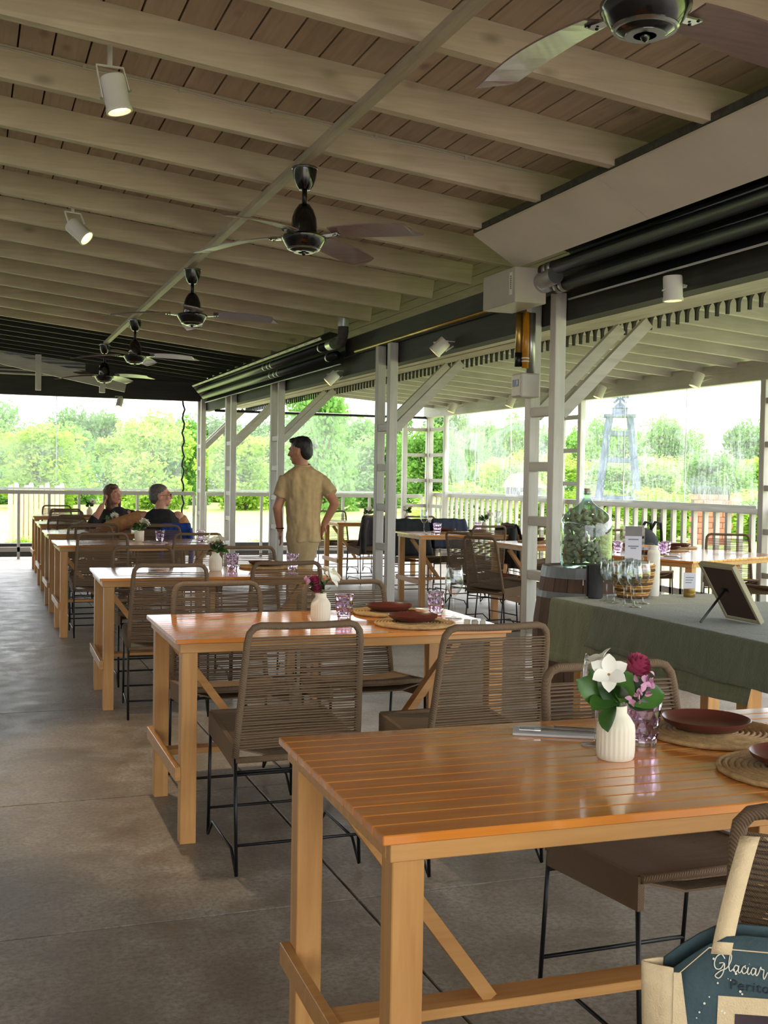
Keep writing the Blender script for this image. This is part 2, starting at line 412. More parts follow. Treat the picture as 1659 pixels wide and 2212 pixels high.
# ------------------------------------------------------------------ right pavilion (lower roof)
XO = 7.2; YC = 17.6
pv = struct('ceiling_pavilion', 'grey painted rafters and boards of the side pavilion roof')
pv.name = 'ceiling_side'
def pz(x): return 2.70-.075*(x-4.25)
for k in range(28):
    y = 17.3-.56*k
    MB().beam((4.27, y, pz(4.27)+.06), (XO+.3, y, pz(XO+.3)+.06), .05, .13).build('rafter', MT['grey_paint_x'], pv)
nb2 = 20
for i in range(nb2):
    x0 = 4.27+i*.165; x1 = x0+.160
    z0, z1 = pz(x0)+.127, pz(x1)+.127
    MB().add([(x0,1.9,z0),(x1,1.9,z1),(x1,17.75,z1),(x0,17.75,z0),(x0,1.9,z0+.02),(x1,1.9,z1+.02),(x1,17.75,z1+.02),(x0,17.75,z0+.02)], MB.BF).build('ceiling_board', MT['grey_paint_y'], pv)
MB().beam((4.2, 9.8, pz(4.2)+.17), (XO+.5, 9.8, pz(XO+.5)+.17), 16.2, .04).build('roof_deck', MT['dark_rafter'], pv)
tag(MB().cbox(XO-.05, XO+.05, 1.9, YC+.1, 2.33, 2.53, .004).build('trim_12', MT['grey_paint_y']), 'pale outer beam of the side pavilion', None, None, 'structure')
tag(MB().tube([(3.6, YC, 2.33), (XO, YC, 2.33)], .022, 8).build('trim_13', MT['black_metal']), 'thin dark bar across the pavilion end', None, None, 'structure')

def lattice_post(label, a, b, z1):
    t = thing('lattice_post', label, 'post', (a[0], a[1], 0), 0, 'lattice posts of the side pavilion')
    d = Vector((b[0]-a[0], b[1]-a[1], 0)); w = .075
    for q in (Vector((0,0,0)), d):
        MB().cbox(q.x-w/2, q.x+w/2, q.y-w/2, q.y+w/2, 0, z1, .004).build('post', MT['grey_paint'], t)
    z = .45; u = d.normalized()
    while z < z1-.15:
        MB().beam(u*(w/2)+Vector((0,0,z)), d-u*(w/2)+Vector((0,0,z)), .05, .055).build('rung', MT['grey_paint_y'], t); z += .42
    return t
lattice_post('white lattice post at the pavilion corner, facing the waiter', (XO, YC), (XO-.42, YC), 2.34)
lattice_post('white lattice post at the pavilion corner, along the wet plastic curtain', (XO, YC-.1), (XO, YC-.75), 2.34)
lattice_post('white lattice post between the two wet plastic curtains', (XO, 12.55), (XO, 13.05), 2.34)
lattice_post('white lattice post beside the windmill tower curtain, behind the right-hand chairs', (XO, 9.05), (XO, 8.55), 2.34)

# ------------------------------------------------------------------ railings
def railing(a, b, label, step=.43, ztop=1.02, z0=.14, gap=()):
    a = Vector(a); b = Vector(b); L = (b-a).length; u = (b-a)/L
    t = thing('deck_railing', label, 'railing', (a.x, a.y, 0), 0)
    n_ = int(L/step)
    for k in range(n_+1):
        p = u*(L*k/n_)
        MB().beam(p+Vector((0,0,0.0)), p+Vector((0,0,ztop-.03)), .05, .04, up=u).build('baluster', MT['grey_paint'], t)
    mt = MT['grey_paint_x'] if abs(u.x) > .5 else MT['grey_paint_y']
    MB().beam(Vector((0,0,ztop)), u*L+Vector((0,0,ztop)), .10, .06).build('handrail', mt, t)
    MB().beam(Vector((0,0,z0)), u*L+Vector((0,0,z0)), .05, .07).build('bottom_rail', mt, t)
    return t
railing((-4.2, YE, 0), (3.41, YE, 0), 'white railing below the plastic curtain behind the seated couple')
railing((3.6, YE, 0), (XO, YE-.4, 0), 'white railing across the side pavilion end, beyond the waiter')
railing((XO+.11, YC, 0), (XO+.11, 3.2, 0), 'white railing with narrow balusters along the wet plastic curtains', .19, 1.06)

# ------------------------------------------------------------------ clear plastic curtains
def curtain(a, b, z0, z1, mat, label, seams=(), ripple=.012, cord=None):
    a = Vector((a[0], a[1], 0)); b = Vector((b[0], b[1], 0)); L = (b-a).length; u = (b-a)/L; nrm = Vector((-u.y, u.x, 0))
    t = thing('plastic_curtain', label, 'curtain', (a.x, a.y, z0))
    nx = max(10, int(L/.12)); nzz = 10; vs = []; fs = []
    for j in range(nzz+1):
        for i in range(nx+1):
            p = u*(L*i/nx)+Vector((0,0,(z1-z0)*j/nzz)); p += nrm*ripple*(noise.noise(Vector((i*.21+a.x, j*.33, a.y)))*2)
            vs.append(p)
    for j in range(nzz):
        for i in range(nx): q = j*(nx+1)+i; fs.append((q, q+1, q+nx+2, q+nx+1))
    MB().add(vs, fs).build('film', MT[mat], t, smooth=True)
    for s_ in seams:
        pts = [u*(L*s_+.006*noise.noise(Vector((k*.6, s_*9, 1)))*ripple*80)+nrm*.016+Vector((0,0,(z1-z0)*k/14)) for k in range(15)]
        MB().tube(pts, .006, 6).build('seam', MT['film_seam'], t)
    MB().beam(Vector((0,0,.012)), u*L+Vector((0,0,.012)), .016, .03).build('hem', MT['film_seam'], t)
    if cord is not None:
        pts = [u*(L*cord)+u*.02*sin(k*1.9)+nrm*-.03+Vector((0,0,-.5+(z1-z0+.5)*k/26)) for k in range(27)]
        MB().tube(pts, .016, 6).build('draw_cord', MT['black_metal'], t, smooth=True)
    return t
curtain((-4.1, YE+.10), (3.22, YE+.10), 1.06, 2.52, 'film_clear', 'clear plastic curtain with dark lacing cord behind the seated couple', (.735, .30), cord=1.003)
curtain((3.66, YE+.14), (6.55, YE-.16), 1.06, 2.33, 'film_clear', 'clear plastic curtain at the pavilion end beyond the waiter', (.52,))
curtain((XO-.02, 16.8), (XO-.02, 13.1), 1.09, 2.34, 'film_wet', 'rain-streaked plastic curtain beside the pavilion corner', (.3, .62), .03)
curtain((XO-.02, 12.48), (XO-.02, 9.12), 1.09, 2.34, 'film_wet', 'rain-streaked plastic curtain in front of the windmill tower', (.28, .64), .03)
curtain((XO-.02, 8.5), (XO-.02, 4.6), 1.09, 2.34, 'film_wet', 'rain-streaked plastic curtain past the right-hand chairs', (.5,), .03)
# ------------------------------------------------------------------ tables
TL, TW, TH = 1.33, .745, .75
def make_table(L=TL, W=TW, npl=13):
    t = thing('slatted_table', 'x', 'table')
    pw = W/npl
    pm = MB().cbox(-L/2, L/2, -pw/2+.0012, pw/2-.0012, -.017, 0, .0018).mesh('plank'); pm.materials.append(MT['table_top'])
    for i in range(npl): mk('plank', pm, None, t, (0, -W/2+pw*(i+.5), TH))
    lw = .058
    lm = MB().cbox(-lw/2, lw/2, -lw/2, lw/2, 0, TH-.051, .002).mesh('leg'); lm.materials.append(MT['table_leg'])
    for sx in (-1, 1):
        for sy in (-1, 1): mk('leg', lm, None, t, (sx*(L/2-.055), sy*(W/2-.055), 0))
    am = MB().cbox(-L/2+.018, L/2-.018, -.011, .011, TH-.0515, TH-.0175, .0015).mesh('apron'); am.materials.append(MT['table_rail'])
    for sy in (-1, 1): mk('apron', am, None, t, (0, sy*(W/2-.026), 0))
    em = MB().cbox(-.011, .011, -W/2+.038, W/2-.038, TH-.051, TH-.018, .0015).mesh('end_rail'); em.materials.append(MT['table_rail'])
    for sx in (-1, 1): mk('end_rail', em, None, t, (sx*(L/2-.028), 0, 0))
    cm = MB().cbox(-.011, .011, -W/2+.02, W/2-.02, .235, .285, .0015).mesh('cross_rail'); cm.materials.append(MT['table_rail'])
    for sx in (-1, 1): mk('cross_rail', cm, None, t, (sx*(L/2-.015), 0, 0))
    MB().cbox(-L/2+.027, L/2-.027, -.035, .035, .252, .274, .0015).build('stretcher', MT['table_rail'], t)
    for sx in (-1, 1):
        MB().beam((sx*(L/2-.05), 0, TH-.06), (sx*(L/2-.36), 0, .274), .05, .03).build('brace', MT['table_rail'], t)
    return t
ORD = ['first', 'second', 'third', 'fourth', 'fifth', 'sixth', 'seventh']
TAB = [(.648,1.750,-.0235), (.699,4.056,-.0055), (.692,6.501,-.023), (.675,9.46,0), (.70,11.2,0), (.745,13.32,0), (.80,15.64,0)]
proto = make_table(); first = True
def place_table(x, y, a, label, group):        # x,y = near-left corner
    global first
    t = proto if first else copy_tree(proto); first = False
    cx = x+cos(a)*TL/2-sin(a)*TW/2; cy = y+sin(a)*TL/2+cos(a)*TW/2
    t.location = (cx, cy, 0); t.rotation_euler = (0, 0, a); tag(t, label, 'table', group); return t
TT = []
for k, (x, y, a) in enumerate(TAB):
    TT.append(place_table(x, y, a, 'varnished slatted pine table, %s in the row counting from the tote bag' % ORD[k], 'slatted tables in the long row'))
place_table(4.40, 13.75, -.03, 'slatted pine table beyond the waiter in the side pavilion', 'slatted tables in the side pavilion')
place_table(4.36, 10.85, -.02, 'slatted pine table with black jackets on its chairs', 'slatted tables in the side pavilion')
place_table(4.62, 9.05, -.02, 'slatted pine table behind the cork-filled demijohn', 'slatted tables in the side pavilion')
tD = make_table(1.33, 1.42, 24); tD.location = (5.47, 8.02, 0); tD.rotation_euler = (0, 0, radians(22+90))
tag(tD, 'broad square slatted pine table beyond the picture frame', 'table', 'slatted tables in the side pavilion'); tD.name = 'slatted_table'

# ------------------------------------------------------------------ rope chairs
def make_chair():
    t = thing('rope_chair', 'x', 'chair')
    hb = lambda z: .215-.022*max(0, (z-.42)/.43)          # half width of the back
    yb = lambda z: -.205-.085*((z-.40)/.45)               # lean
    pts = []
    for z in (.395, .50, .60, .70, .79): pts.append((-hb(z), yb(z), z))
    pts += [(-hb(.82)+.004, yb(.82), .822), (-hb(.84)+.018, yb(.84), .841), (-hb(.85)+.04, yb(.85), .848)]
    pts += [(-.06, yb(.85)-.008, .846)]
    pts += [(-x, y, z) for x, y, z in reversed(pts)]
    MB().tube(pts, .0125, 8).build('back_frame', MT['rope_wrap'], t, smooth=True)
    mb = MB(); n_ = 42
    for i in range(n_):
        z = .425+i*(.805-.425)/(n_-1); h = hb(z); y = yb(z)
        for sg in (-1, 1):
            j = random.uniform(-.0016, .0016)
            mb.tube([(-h, y+sg*.007, z+j), (0, y+sg*.002, z+random.uniform(-.0022, .0022)), (h, y+sg*.007, z-j)], .0029, 4, caps=False)
    tag(mb.build('back_cords', MT['rope_cord'], t), kind='stuff')
    zs = lambda y: .428+.034*((y+.2)/.42)
    mb = MB(); n_ = 40
    for i in range(n_):
        y = -.185+i*.40/(n_-1); z = zs(y)
        for dz, rr in ((0, .0046), (-.028, .0040)):
            mb.tube([(-.215, y, z+dz*.2), (-.1, y+random.uniform(-.002,.002), z-.010+dz), (.1, y, z-.010+dz), (.215, y, z+dz*.2)], rr, 4, caps=False)
    tag(mb.build('seat_cords', MT['rope_cord'], t), kind='stuff')
    for sx in (-1, 1):
        mb = MB(); vs = []; fs = []
        for k in range(7):
            y = -.205+.42*k/6; z = zs(y)+.006
            vs += [(sx*.206, y, z-.078), (sx*.222, y, z-.078), (sx*.222, y, z), (sx*.206, y, z)]
        for k in range(6):
            a = 4*k; b = a+4
            fs += [(a, b, b+1, a+1), (a+1, b+1, b+2, a+2), (a+2, b+2, b+3, a+3), (a+3, b+3, b, a)]
        fs += [(0,1,2,3), (27,26,25,24)]
        MB().add(vs, fs).build('side_panel', MT['rope_wrap'], t)
    MB().tube([(-.215, .215, zs(.215)-.0), (.215, .215, zs(.215))], .011, 8).build('front_rail', MT['rope_wrap'], t, smooth=True)
    MB().tube([(-.215, -.205, .385), (.215, -.205, .385)], .011, 8).build('rear_rail', MT['rope_wrap'], t, smooth=True)
    for sx in (-1, 1):
        MB().tube([(sx*.216, -.205, .40), (sx*.216, -.243, .006)], .0062, 6).build('leg', MT['black_metal'], t, smooth=True)
        MB().tube([(sx*.216, .205, .42), (sx*.216, .232, .006)], .0062, 6).build('leg', MT['black_metal'], t, smooth=True)
        MB().tube([(sx*.216, .232, .006), (sx*.216, .150, .075), (sx*.216, -.165, .075), (sx*.216, -.243, .006)], .0056, 6).build('runner', MT['black_metal'], t, smooth=True)
    for y1, z1 in ((-.233, .105), (.2255, .105)):
        MB().tube([(-.216, y1, z1), (.216, y1, z1)], .0056, 6).build('cross_bar', MT['black_metal'], t, smooth=True)
    MB().tube([(-.216, -.207, .345), (.216, -.207, .345)], .0056, 6).build('cross_bar', MT['black_metal'], t, smooth=True)
    return t
chp = make_chair(); chfirst = True
def chair(x, y, a, label, group):                # x,y floor point under the seat centre, a = facing (0 = +Y)
    global chfirst
    t = chp if chfirst else copy_tree(chp); chfirst = False
    t.location = (x, y, 0); t.rotation_euler = (0, 0, a); tag(t, label, 'chair', group); return t
G1 = 'rope chairs along the long row'; G2 = 'rope chairs in the side pavilion'
def row(k, x, y, a, side, end):
    return chair(x, y, a, 'rope chair at the %s table from the tote bag, %s side, %s end' % (ORD[k], side, end), G1)
N, Fr = 'bag', 'railing'; A, P = 'aisle', 'post'
chair(1.453, 1.497, radians(-46), 'taupe rope chair with the blue tote bag hanging from its back', G1)
row(0, 1.62, 2.36, pi, Fr, P)
row(1, 1.06, 3.93, 0, N, A); row(1, 1.665, 3.74, radians(2), N, P)
row(1, 1.06, 4.80, pi, Fr, A); row(1, 1.66, 4.78, pi, Fr, P)
row(2, 1.05, 6.45, radians(-4), N, A); row(2, 1.71, 6.52, radians(-2), N, P)
row(2, 1.10, 7.42, pi, Fr, A); row(2, 1.78, 7.30, pi, Fr, P)
row(3, 1.02, 9.66, 0, N, A); row(3, 1.78, 9.60, 0, N, P)
row(3, 1.05, 10.42, pi, Fr, A); row(3, 1.68, 10.45, pi, Fr, P)
row(4, 1.15, 11.35, 0, N, A); row(4, 1.78, 11.28, radians(-4), N, P)
row(4, 1.00, 12.38, pi, Fr, A); row(4, 1.52, 12.30, radians(190), Fr, P)
row(5, 1.14, 13.5, 0, N, A); row(5, 1.75, 13.5, 0, N, P); row(5, 1.16, 14.45, pi, Fr, A)
row(6, 1.20, 15.75, 0, N, A); row(6, 1.85, 15.75, 0, N, P); row(6, 1.2, 16.75, pi, Fr, A)
# pavilion
for x, y, a, lab in (
    (4.75, 13.5, 4, 'nearest the waiter, back to the ladder posts'), (5.35, 13.55, -3, 'beside the waiter-side chair at the table beyond the waiter'),
    (4.80, 14.95, 180, 'far side of the table beyond the waiter'), (5.45, 14.95, 176, 'far side of the table beyond the waiter, pavilion corner end'),
    (5.02, 10.92, 6, 'turned back-on at the table with black jackets'), (4.75, 11.9, 176, 'under a black jacket at the post end'),
    (5.30, 11.95, 184, 'under a dark blue jacket, far side of its table'), (5.75, 11.0, -95, 'at the end of the table with black jackets'),
    (4.28, 8.72, -72, 'side-on behind the thermostat post, darker weave'), (4.42, 9.42, -80, 'side-on behind the thermostat post, with red pouch'),
    (5.75, 10.35, 170, 'beyond the demijohn, back to the wet curtain'),
    (6.22, 9.62, 196, 'holding the black backpack at the broad table'), (6.62, 8.75, 150, 'empty, right of the backpack at the broad table'), (6.55, 7.95, 112, 'end of the broad table, close behind the picture frame')):
    chair(x, y, radians(a), 'pavilion rope chair '+lab, G2)
# ------------------------------------------------------------------ ceiling fans
wood('fan_blade', S(112,86,84), S(138,110,106), 0, .3, coat=.3, objvar=.08, stretch=20, bmp=.03)
plain('blade_edge', S(226,222,210), .5)
plain('fan_chrome', S(150,152,150), .2, .9, .05)
def make_fan(x, y, a0, label, zb=2.56, ztop=None):
    zt = ztop if ztop else rz(XB)-.038
    t = thing('ceiling_fan', label, 'fan', (x, y, zt), 0, 'ceiling fans along the batten')
    h = zt-zb
    MB().lathe([(.012,-.118),(.03,-.115),(.045,-.095),(.058,-.06),(.064,-.02),(.066,-.008),(.066,0)], 24).build('canopy', MT['black_gloss'], t, smooth=40)
    MB().lathe([(.067,-.012),(.069,-.010),(.069,-.004),(.067,-.002)], 24).build('canopy_rim', MT['fan_chrome'], t, smooth=40)
    MB().tube([(0,0,-.10), (0,0,-h+.19)], .0135, 10).build('down_rod', MT['black_metal'], t, smooth=True)
    MB().lathe([(.018,-h+.20),(.03,-h+.195),(.05,-h+.165),(.064,-h+.125),(.068,-h+.08),(.068,-h+.055)][::-1], 24).build('motor_dome', MT['black_gloss'], t, smooth=40)
    hs = MB().lathe([(.004,-h-.052),(.055,-h-.05),(.085,-h-.035),(.118,-h+.012),(.120,-h+.026),(.112,-h+.034),(.07,-h+.045),(.07,-h+.06)], 32).build('motor_housing', MT['black_gloss'], t, smooth=40)
    for r0, r1 in ((.048,.052),(.026,.030)):
        MB().lathe([(r0,-h-.054),(r1,-h-.054),(r1,-h-.050),(r0,-h-.050)], 28).build('trim_ring', MT['fan_chrome'], hs, smooth=40)
    MB().lathe([(.0825,-h-.040),(.088,-h-.035),(.0875,-h-.031)], 32).build('trim_ring', MT['fan_chrome'], hs, smooth=40)
    MB().lathe([(.001,-h-.07),(.008,-h-.066),(.013,-h-.058),(.013,-h-.05)], 12).build('finial', MT['black_gloss'], hs, smooth=40)
    for k in range(4):
        a = radians(a0+90*k); d = Vector((cos(a), sin(a), 0)); s_ = Vector((-sin(a), cos(a), 0))
        br = MB()
        br.beam(d*.10+Vector((0,0,-h+.022)), d*.205+Vector((0,0,-h+.03)), .035, .006)
        b = br.build('blade_bracket', MT['fan_chrome'], t)
        vs = []; fs = []; n_ = 12
        for i in range(n_+1):
            u = i/n_; r = .165+.495*u; w = .052+.028*sin(pi*min(1, u*.75+.1))
            sweep = -.05*u*u; tilt = -.20; zz = -h+.036-.035*u*u
            if i == n_: ww = (-.55, .95)
            else: ww = (-1, 1)
            for sgn in ww:
                c = d*(r+(0 if i < n_ else (.02 if sgn > 0 else -.03)))+s_*(sgn*w+sweep)+Vector((0,0,zz+sgn*w*tilt))
                vs += [c, c+Vector((0,0,.006))]
        for i in range(n_):
            q = 4*i; w2 = q+4
            fs += [(q, w2, w2+2, q+2), (q+1, q+3, w2+3, w2+1), (q, q+1, w2+1, w2), (q+2, w2+2, w2+3, q+3)]
        fs += [(0, 2, 3, 1), (4*n_, 4*n_+1, 4*n_+3, 4*n_+2)]
        bl = MB().add(vs, fs).build('blade', MT['fan_blade'], t)
        for px, py in ((.19,-.015),(.19,.015),(.172,0)):
            MB().ell(d*px+s_*py+Vector((0,0,-h+.026)), (.006,.006,.004), seg=6, rings=4).build('screw', MT['black_metal'], b)
    return t
make_fan(1.655, 2.60, 105, 'black ceiling fan closest to the grey sheet boards, cut by the frame')
make_fan(1.64, 5.77, 45, 'black ceiling fan with mauve blades, second along the batten from the sheet boards')
make_fan(1.645, 8.96, -8, 'black ceiling fan, third along the batten from the sheet boards')
make_fan(1.64, 12.19, -20, 'black ceiling fan hung on a hook, fourth along the batten', 2.54)
make_fan(1.60, 14.70, 58, 'black ceiling fan at the dark end of the batten', 2.52)

# ------------------------------------------------------------------ spotlights
m, n, l, p = base('lamp_glow')
p.inputs['Base Color'].default_value = S(255,230,170); p.inputs['Emission Color'].default_value = S(255,222,150); p.inputs['Emission Strength'].default_value = 1.7
def spot(pos, aim, label, mount, power=18, r=.055, L=.155, stem=None):
    pos = Vector(pos); aim = Vector(aim).normalized(); mount = Vector(mount)
    t = thing('spotlight', label, 'spotlight', tuple(pos), 0, 'white cylinder spotlights')
    q = Vector((0,0,-1)).rotation_difference(aim).to_euler()
    b = MB().lathe([(r*.55, L/2), (r*.95, L/2), (r, L/2-.01), (r, -L/2+.02), (r*1.06, -L/2+.016), (r*1.06, -L/2), (r*.9, -L/2), (r*.86, -L/2+.02), (.001, -L/2+.02)][::-1], 22).build('housing', MT['white_enamel'], t, smooth=40, rot=q)
    MB().lathe([(.001, -L/2+.021-.003), (r*.84, -L/2+.018)], 20).build('lamp_face', MT['lamp_glow'], b)
    R3 = Vector((0,0,-1)).rotation_difference(aim).to_matrix(); sx = R3@Vector((r+.006, 0, .01))
    mo = mount-pos
    side = sx
    perp = Vector((side.x, side.y, 0)).normalized()*(r+.006)
    top = mo
    mb = MB()
    for s_ in (-1, 1):
        mb.beam(s_*side, top+s_*perp*.95, .016, .004, up=perp); 
    mb.beam(top-perp*.97, top+perp*.97, .016, .005)
    mb.build('yoke', MT['white_enamel'], t)
    for s_ in (-1, 1): MB().ell(s_*side*1.06, (.008,.008,.008), seg=8, rings=5).build('knob', MT['steel'], t)
    if stem: MB().tube([tuple(top), (top.x, top.y, stem-pos.z)], .012, 8).build('stem', MT['white_enamel'], t)
    ld = bpy.data.lights.new('lamp', 'SPOT'); ld.energy = power; ld.color = (1, .80, .52); ld.spot_size = radians(62); ld.spot_blend = .5; ld.shadow_soft_size = .04
    lo = bpy.data.objects.new('lamp', ld); col.objects.link(lo); lo.parent = t; lo.location = aim*(L/2+.01); lo.rotation_euler = q
    return t
spot((.60,5.15,3.0), (.22,-.05,-1), 'white cylinder spotlight on a yoke between the rafters nearest the batten top', (.575,5.17,3.125), 45, stem=3.235)
spot((.70,8.05,2.98), (.75,-.45,-.75), 'white cylinder spotlight angled sideways, high over the aisle', (.66,8.08,3.11), 25, stem=3.22)
spot((3.45,5.10,2.35), (.05,0,-1), 'white cylinder spotlight below the near black tube heater', (3.543,5.13,2.38), 10, .05, .13)
spot((3.44,8.2,2.36), (-.7,.35,-.8), 'white cylinder spotlight tilted, between two ladder posts on the dark beam', (3.543,8.16,2.40), 10, .05, .13)
spot((3.44,11.0,2.33), (-.8,.2,-.8), 'white cylinder spotlight just under the far tube heater end', (3.543,10.95,2.40), 8, .05, .13)
spot((2.2,18.05,2.42), (-.25,-.35,-.9), 'white cylinder spotlight on the far dark header', (2.2,18.18,2.53), 8, .05, .15)
for (y, z, k) in ((16.1,2.42,'at the pavilion corner'),(14.1,2.40,'second from the pavilion corner'),(11.75,2.38,'left of the windmill tower'),(9.85,2.38,'beside the windmill tower curtain post')):
    spot((6.98,y,z), (-.35,.12,-.9), 'white cylinder spotlight on the pavilion beam, '+k, (7.15,y-.02,z+.05), 8, .055, .15)

# ------------------------------------------------------------------ tube heaters
def heater(y0, y1, label, bx=True):
    t = thing('tube_heater', label, 'heater', (3.3, y0, 2.55), 0, 'radiant tube heaters')
    o = Vector((-3.3, -y0, -2.55))
    prof = [(3.205,2.672),(3.225,2.705),(3.30,2.735),(3.40,2.715),(3.452,2.64),(3.456,2.52),(3.405,2.437)]
    vs = []; fs = []; th = .006
    for yy in (y0, y1):
        for (x, z) in prof: vs.append((x, yy, z))
        for (x, z) in prof: vs.append((x+(.004 if x > 3.3 else -.004), yy, z+th))
    k = len(prof)
    for i in range(k-1):
        fs += [(i, i+1, 2*k+i+1, 2*k+i), (k+i, 3*k+i, 3*k+i+1, k+i+1)]
    for b in (0, 2*k): fs += [(b+i, b+i+1, b+k+i+1, b+k+i) for i in range(k-1)]
    fs += [(0, 2*k, 3*k, k), (k-1, 2*k-1, 4*k-1, 3*k-1)]
    MB().add(vs, fs).build('reflector', MT['heater_black'], t, loc=o)
    MB().beam((3.203,y0,2.672), (3.203,y1,2.672), .006, .026, up=(-.6,0,.8)).build('reflector_lip', MT['grey_enamel'], t, loc=o)
    MB().beam((3.405,y0,2.434), (3.405,y1,2.434), .014, .008).build('reflector_lip', MT['steel'], t, loc=o)
    nsl = int((y1-y0)/.36)
    for i in range(nsl):
        yy = y0+.1+i*.36
        MB().beam((3.1985,yy,2.672), (3.1985,yy+.11,2.672), .002, .010, up=(-.6,0,.8)).build('slot', MT['black_metal'], t, loc=o)
    for (x, z) in ((3.292,2.612),(3.372,2.522)):
        tb = MB().tube([(x,y0+.02,z),(x,y1+(.12 if bx else -.05),z)], .042, 16).build('burner_tube', MT['heater_black'], t, smooth=True, loc=o)
        for yy in ((y1-.03, y1+.03) if bx else ((y0+y1)/2-1.2, (y0+y1)/2-1.05, (y0+y1)/2-.85, y0+.25)):
            MB().tube([(x,yy,z),(x,yy+.04,z)], .0445, 16).build('clamp', MT['steel'], tb, smooth=True)
    for (x, z) in ((y0+.0, 0), (y1, 0)): pass
    mbx = MB(); yy = y0 if bx else y1
    mbx.add([(a, yy, b) for a, b in prof]+[(a, yy+.01, b) for a, b in prof], [tuple(range(k))[::-1], tuple(range(k, 2*k))]).build('end_plate', MT['grey_enamel'], t, loc=o)
    return t
h1 = heater(.2, 6.12, 'black radiant tube heater with grey burner box under the sheet boards')
o = Vector((-3.3, -.2, -2.55))
bxp = MB().cbox(3.10, 3.312, 6.235, 6.69, 2.415, 2.628, .003).build('burner_box', MT['grey_enamel'], h1, loc=o)
MB().tube([(3.292,6.205,2.545),(3.292,6.236,2.545)], .066, 24).build('flange', MT['steel'], bxp, smooth=40)
MB().tube([(3.275,6.05,2.56),(3.275,6.24,2.545)], .052, 24).build('collar', MT['steel'], bxp, smooth=40)
lb = MB().box(3.0985, 3.0995, 6.27, 6.31, 2.465, 2.60).build('maker_label', MT['white_enamel'], bxp)
for i in range(7):
    MB().box(3.0978, 3.0984, 6.283, 6.297, 2.50+.012*i, 2.508+.012*i).build('label_mark', MT['black_metal'], bxp)
h2 = heater(10.62, 17.35, 'black radiant tube heater running to the railing corner', False)
fl2 = thing('flue_pipe', 'galvanised flue elbow rising from the far heater to the rafters', 'pipe', (3.29, 10.2, 2.5))
MB().tube([(0,.30,.11),(0,.16,.10),(0,.07,.105),(0,.015,.135),(0,-.01,.19),(0,-.012,.26)], .05, 16).build('elbow', MT['insulation'], fl2, smooth=True)
MB().tube([(0,.41,.112),(0,.26,.108)], .054, 16).build('sleeve', MT['steel'], fl2, smooth=40)
MB().tube([(0,-.012,.24),(0,-.012,.40)], .052, 16).build('riser', MT['steel'], fl2, smooth=40)
for zz in (.25,.33): MB().tube([(0,-.012,zz),(0,-.012,zz+.012)], .055, 16).build('ring', MT['steel'], fl2, smooth=40)

# gas line and thermostat on the first ladder post
gl_ = thing('gas_riser', 'amber hose and grey conduit dropping from the burner box', 'pipe', (3.40, 6.66, 2.0))
MB().tube([(-.02,-.03,.42),(-.02,-.03,.06)], .023, 12).build('amber_hose', MT['amber_tube'], gl_, smooth=True)
MB().tube([(-.055,.0,.42),(-.055,.0,.14)], .022, 12).build('brown_hose', MT['brass'], gl_, smooth=True)
MB().tube([(-.055,.0,.16),(-.055,.0,.07)], .024, 12).build('valve', MT['black_metal'], gl_, smooth=True)
MB().tube([(.03,-.01,.42),(.03,-.01,.03)], .028, 12).build('conduit', MT['steel'], gl_, smooth=True)
for zz in (.12,.10): MB().tube([(-.02,-.03,zz),(-.02,-.03,zz+.008)], .026, 12).build('clip', MT['white_enamel'], gl_, smooth=True)
th_ = thing('thermostat_box', 'small grey thermostat box with dark display on the ladder post', 'box', (3.3885, 6.66, 1.87))
MB().cbox(-.06,.075,-.085,.06,0,.155,.008).build('case', MT['plastic_grey'], th_)
MB().cbox(-.066,-.059,-.075,.05,.008,.147,.004).build('door', MT['plastic_grey'], th_)
dsp = MB().box(-.0685,-.0655,-.055,.03,.07,.115).build('display', MT['lcd_dark'], th_)
MB().box(-.0700,-.0684,-.047,-.037,.080,.107).build('switch', MT['white_enamel'], dsp)
# ------------------------------------------------------------------ tableware
plain('plate_clay', S(98,48,40), .3, 0, .12, 6, spec=.5)
plain('straw', S(186,152,104), .8, 0, .25, 40, .5)
plain('vase_cream', S(236,228,206), .6, 0, .03)
plain('napkin', S(206,204,200), .8)
plain('silver', S(190,190,190), .25, 1, .05)
plain('leaf_green', S(66,108,42), .35, 0, .3, 20)
plain('leaf_dark', S(34,66,28), .35, 0, .3, 20)
plain('petal_white', S(246,244,232), .6, 0, .04)
plain('petal_pink', S(170,66,100), .6, 0, .2, 20)
plain('petal_mauve', S(206,150,180), .6, 0, .2, 20)
plain('stamen', S(150,110,60), .7)
def vase_mesh(h=.115, r=.041):
    k = h/.115
    prof = [(r*.86,0),(r*.97,.006*k),(r,.02*k),(r,.062*k),(r*.96,.074*k),(r*.72,.09*k),(r*.56,.098*k),(r*.56,h),(r*.48,h),(r*.47,.09*k),(r*.3,.08*k),(.001,.078*k)]
    return MB().lathe(prof, 96, mod=lambda a, z, rr: 1-.05*(cos(24*a)*.5+.5) if .012*k < z < .066*k else 1).mesh('vase', 50)
VM = vase_mesh(); VM.materials.append(MT['vase_cream'])
CYL = MB().lathe([(.036,0),(.039,.004),(.041,.09),(.039,.092),(.037,.088),(.034,.02),(.001,.018)], 28).mesh('pot', 50); CYL.materials.append(MT['vase_cream'])
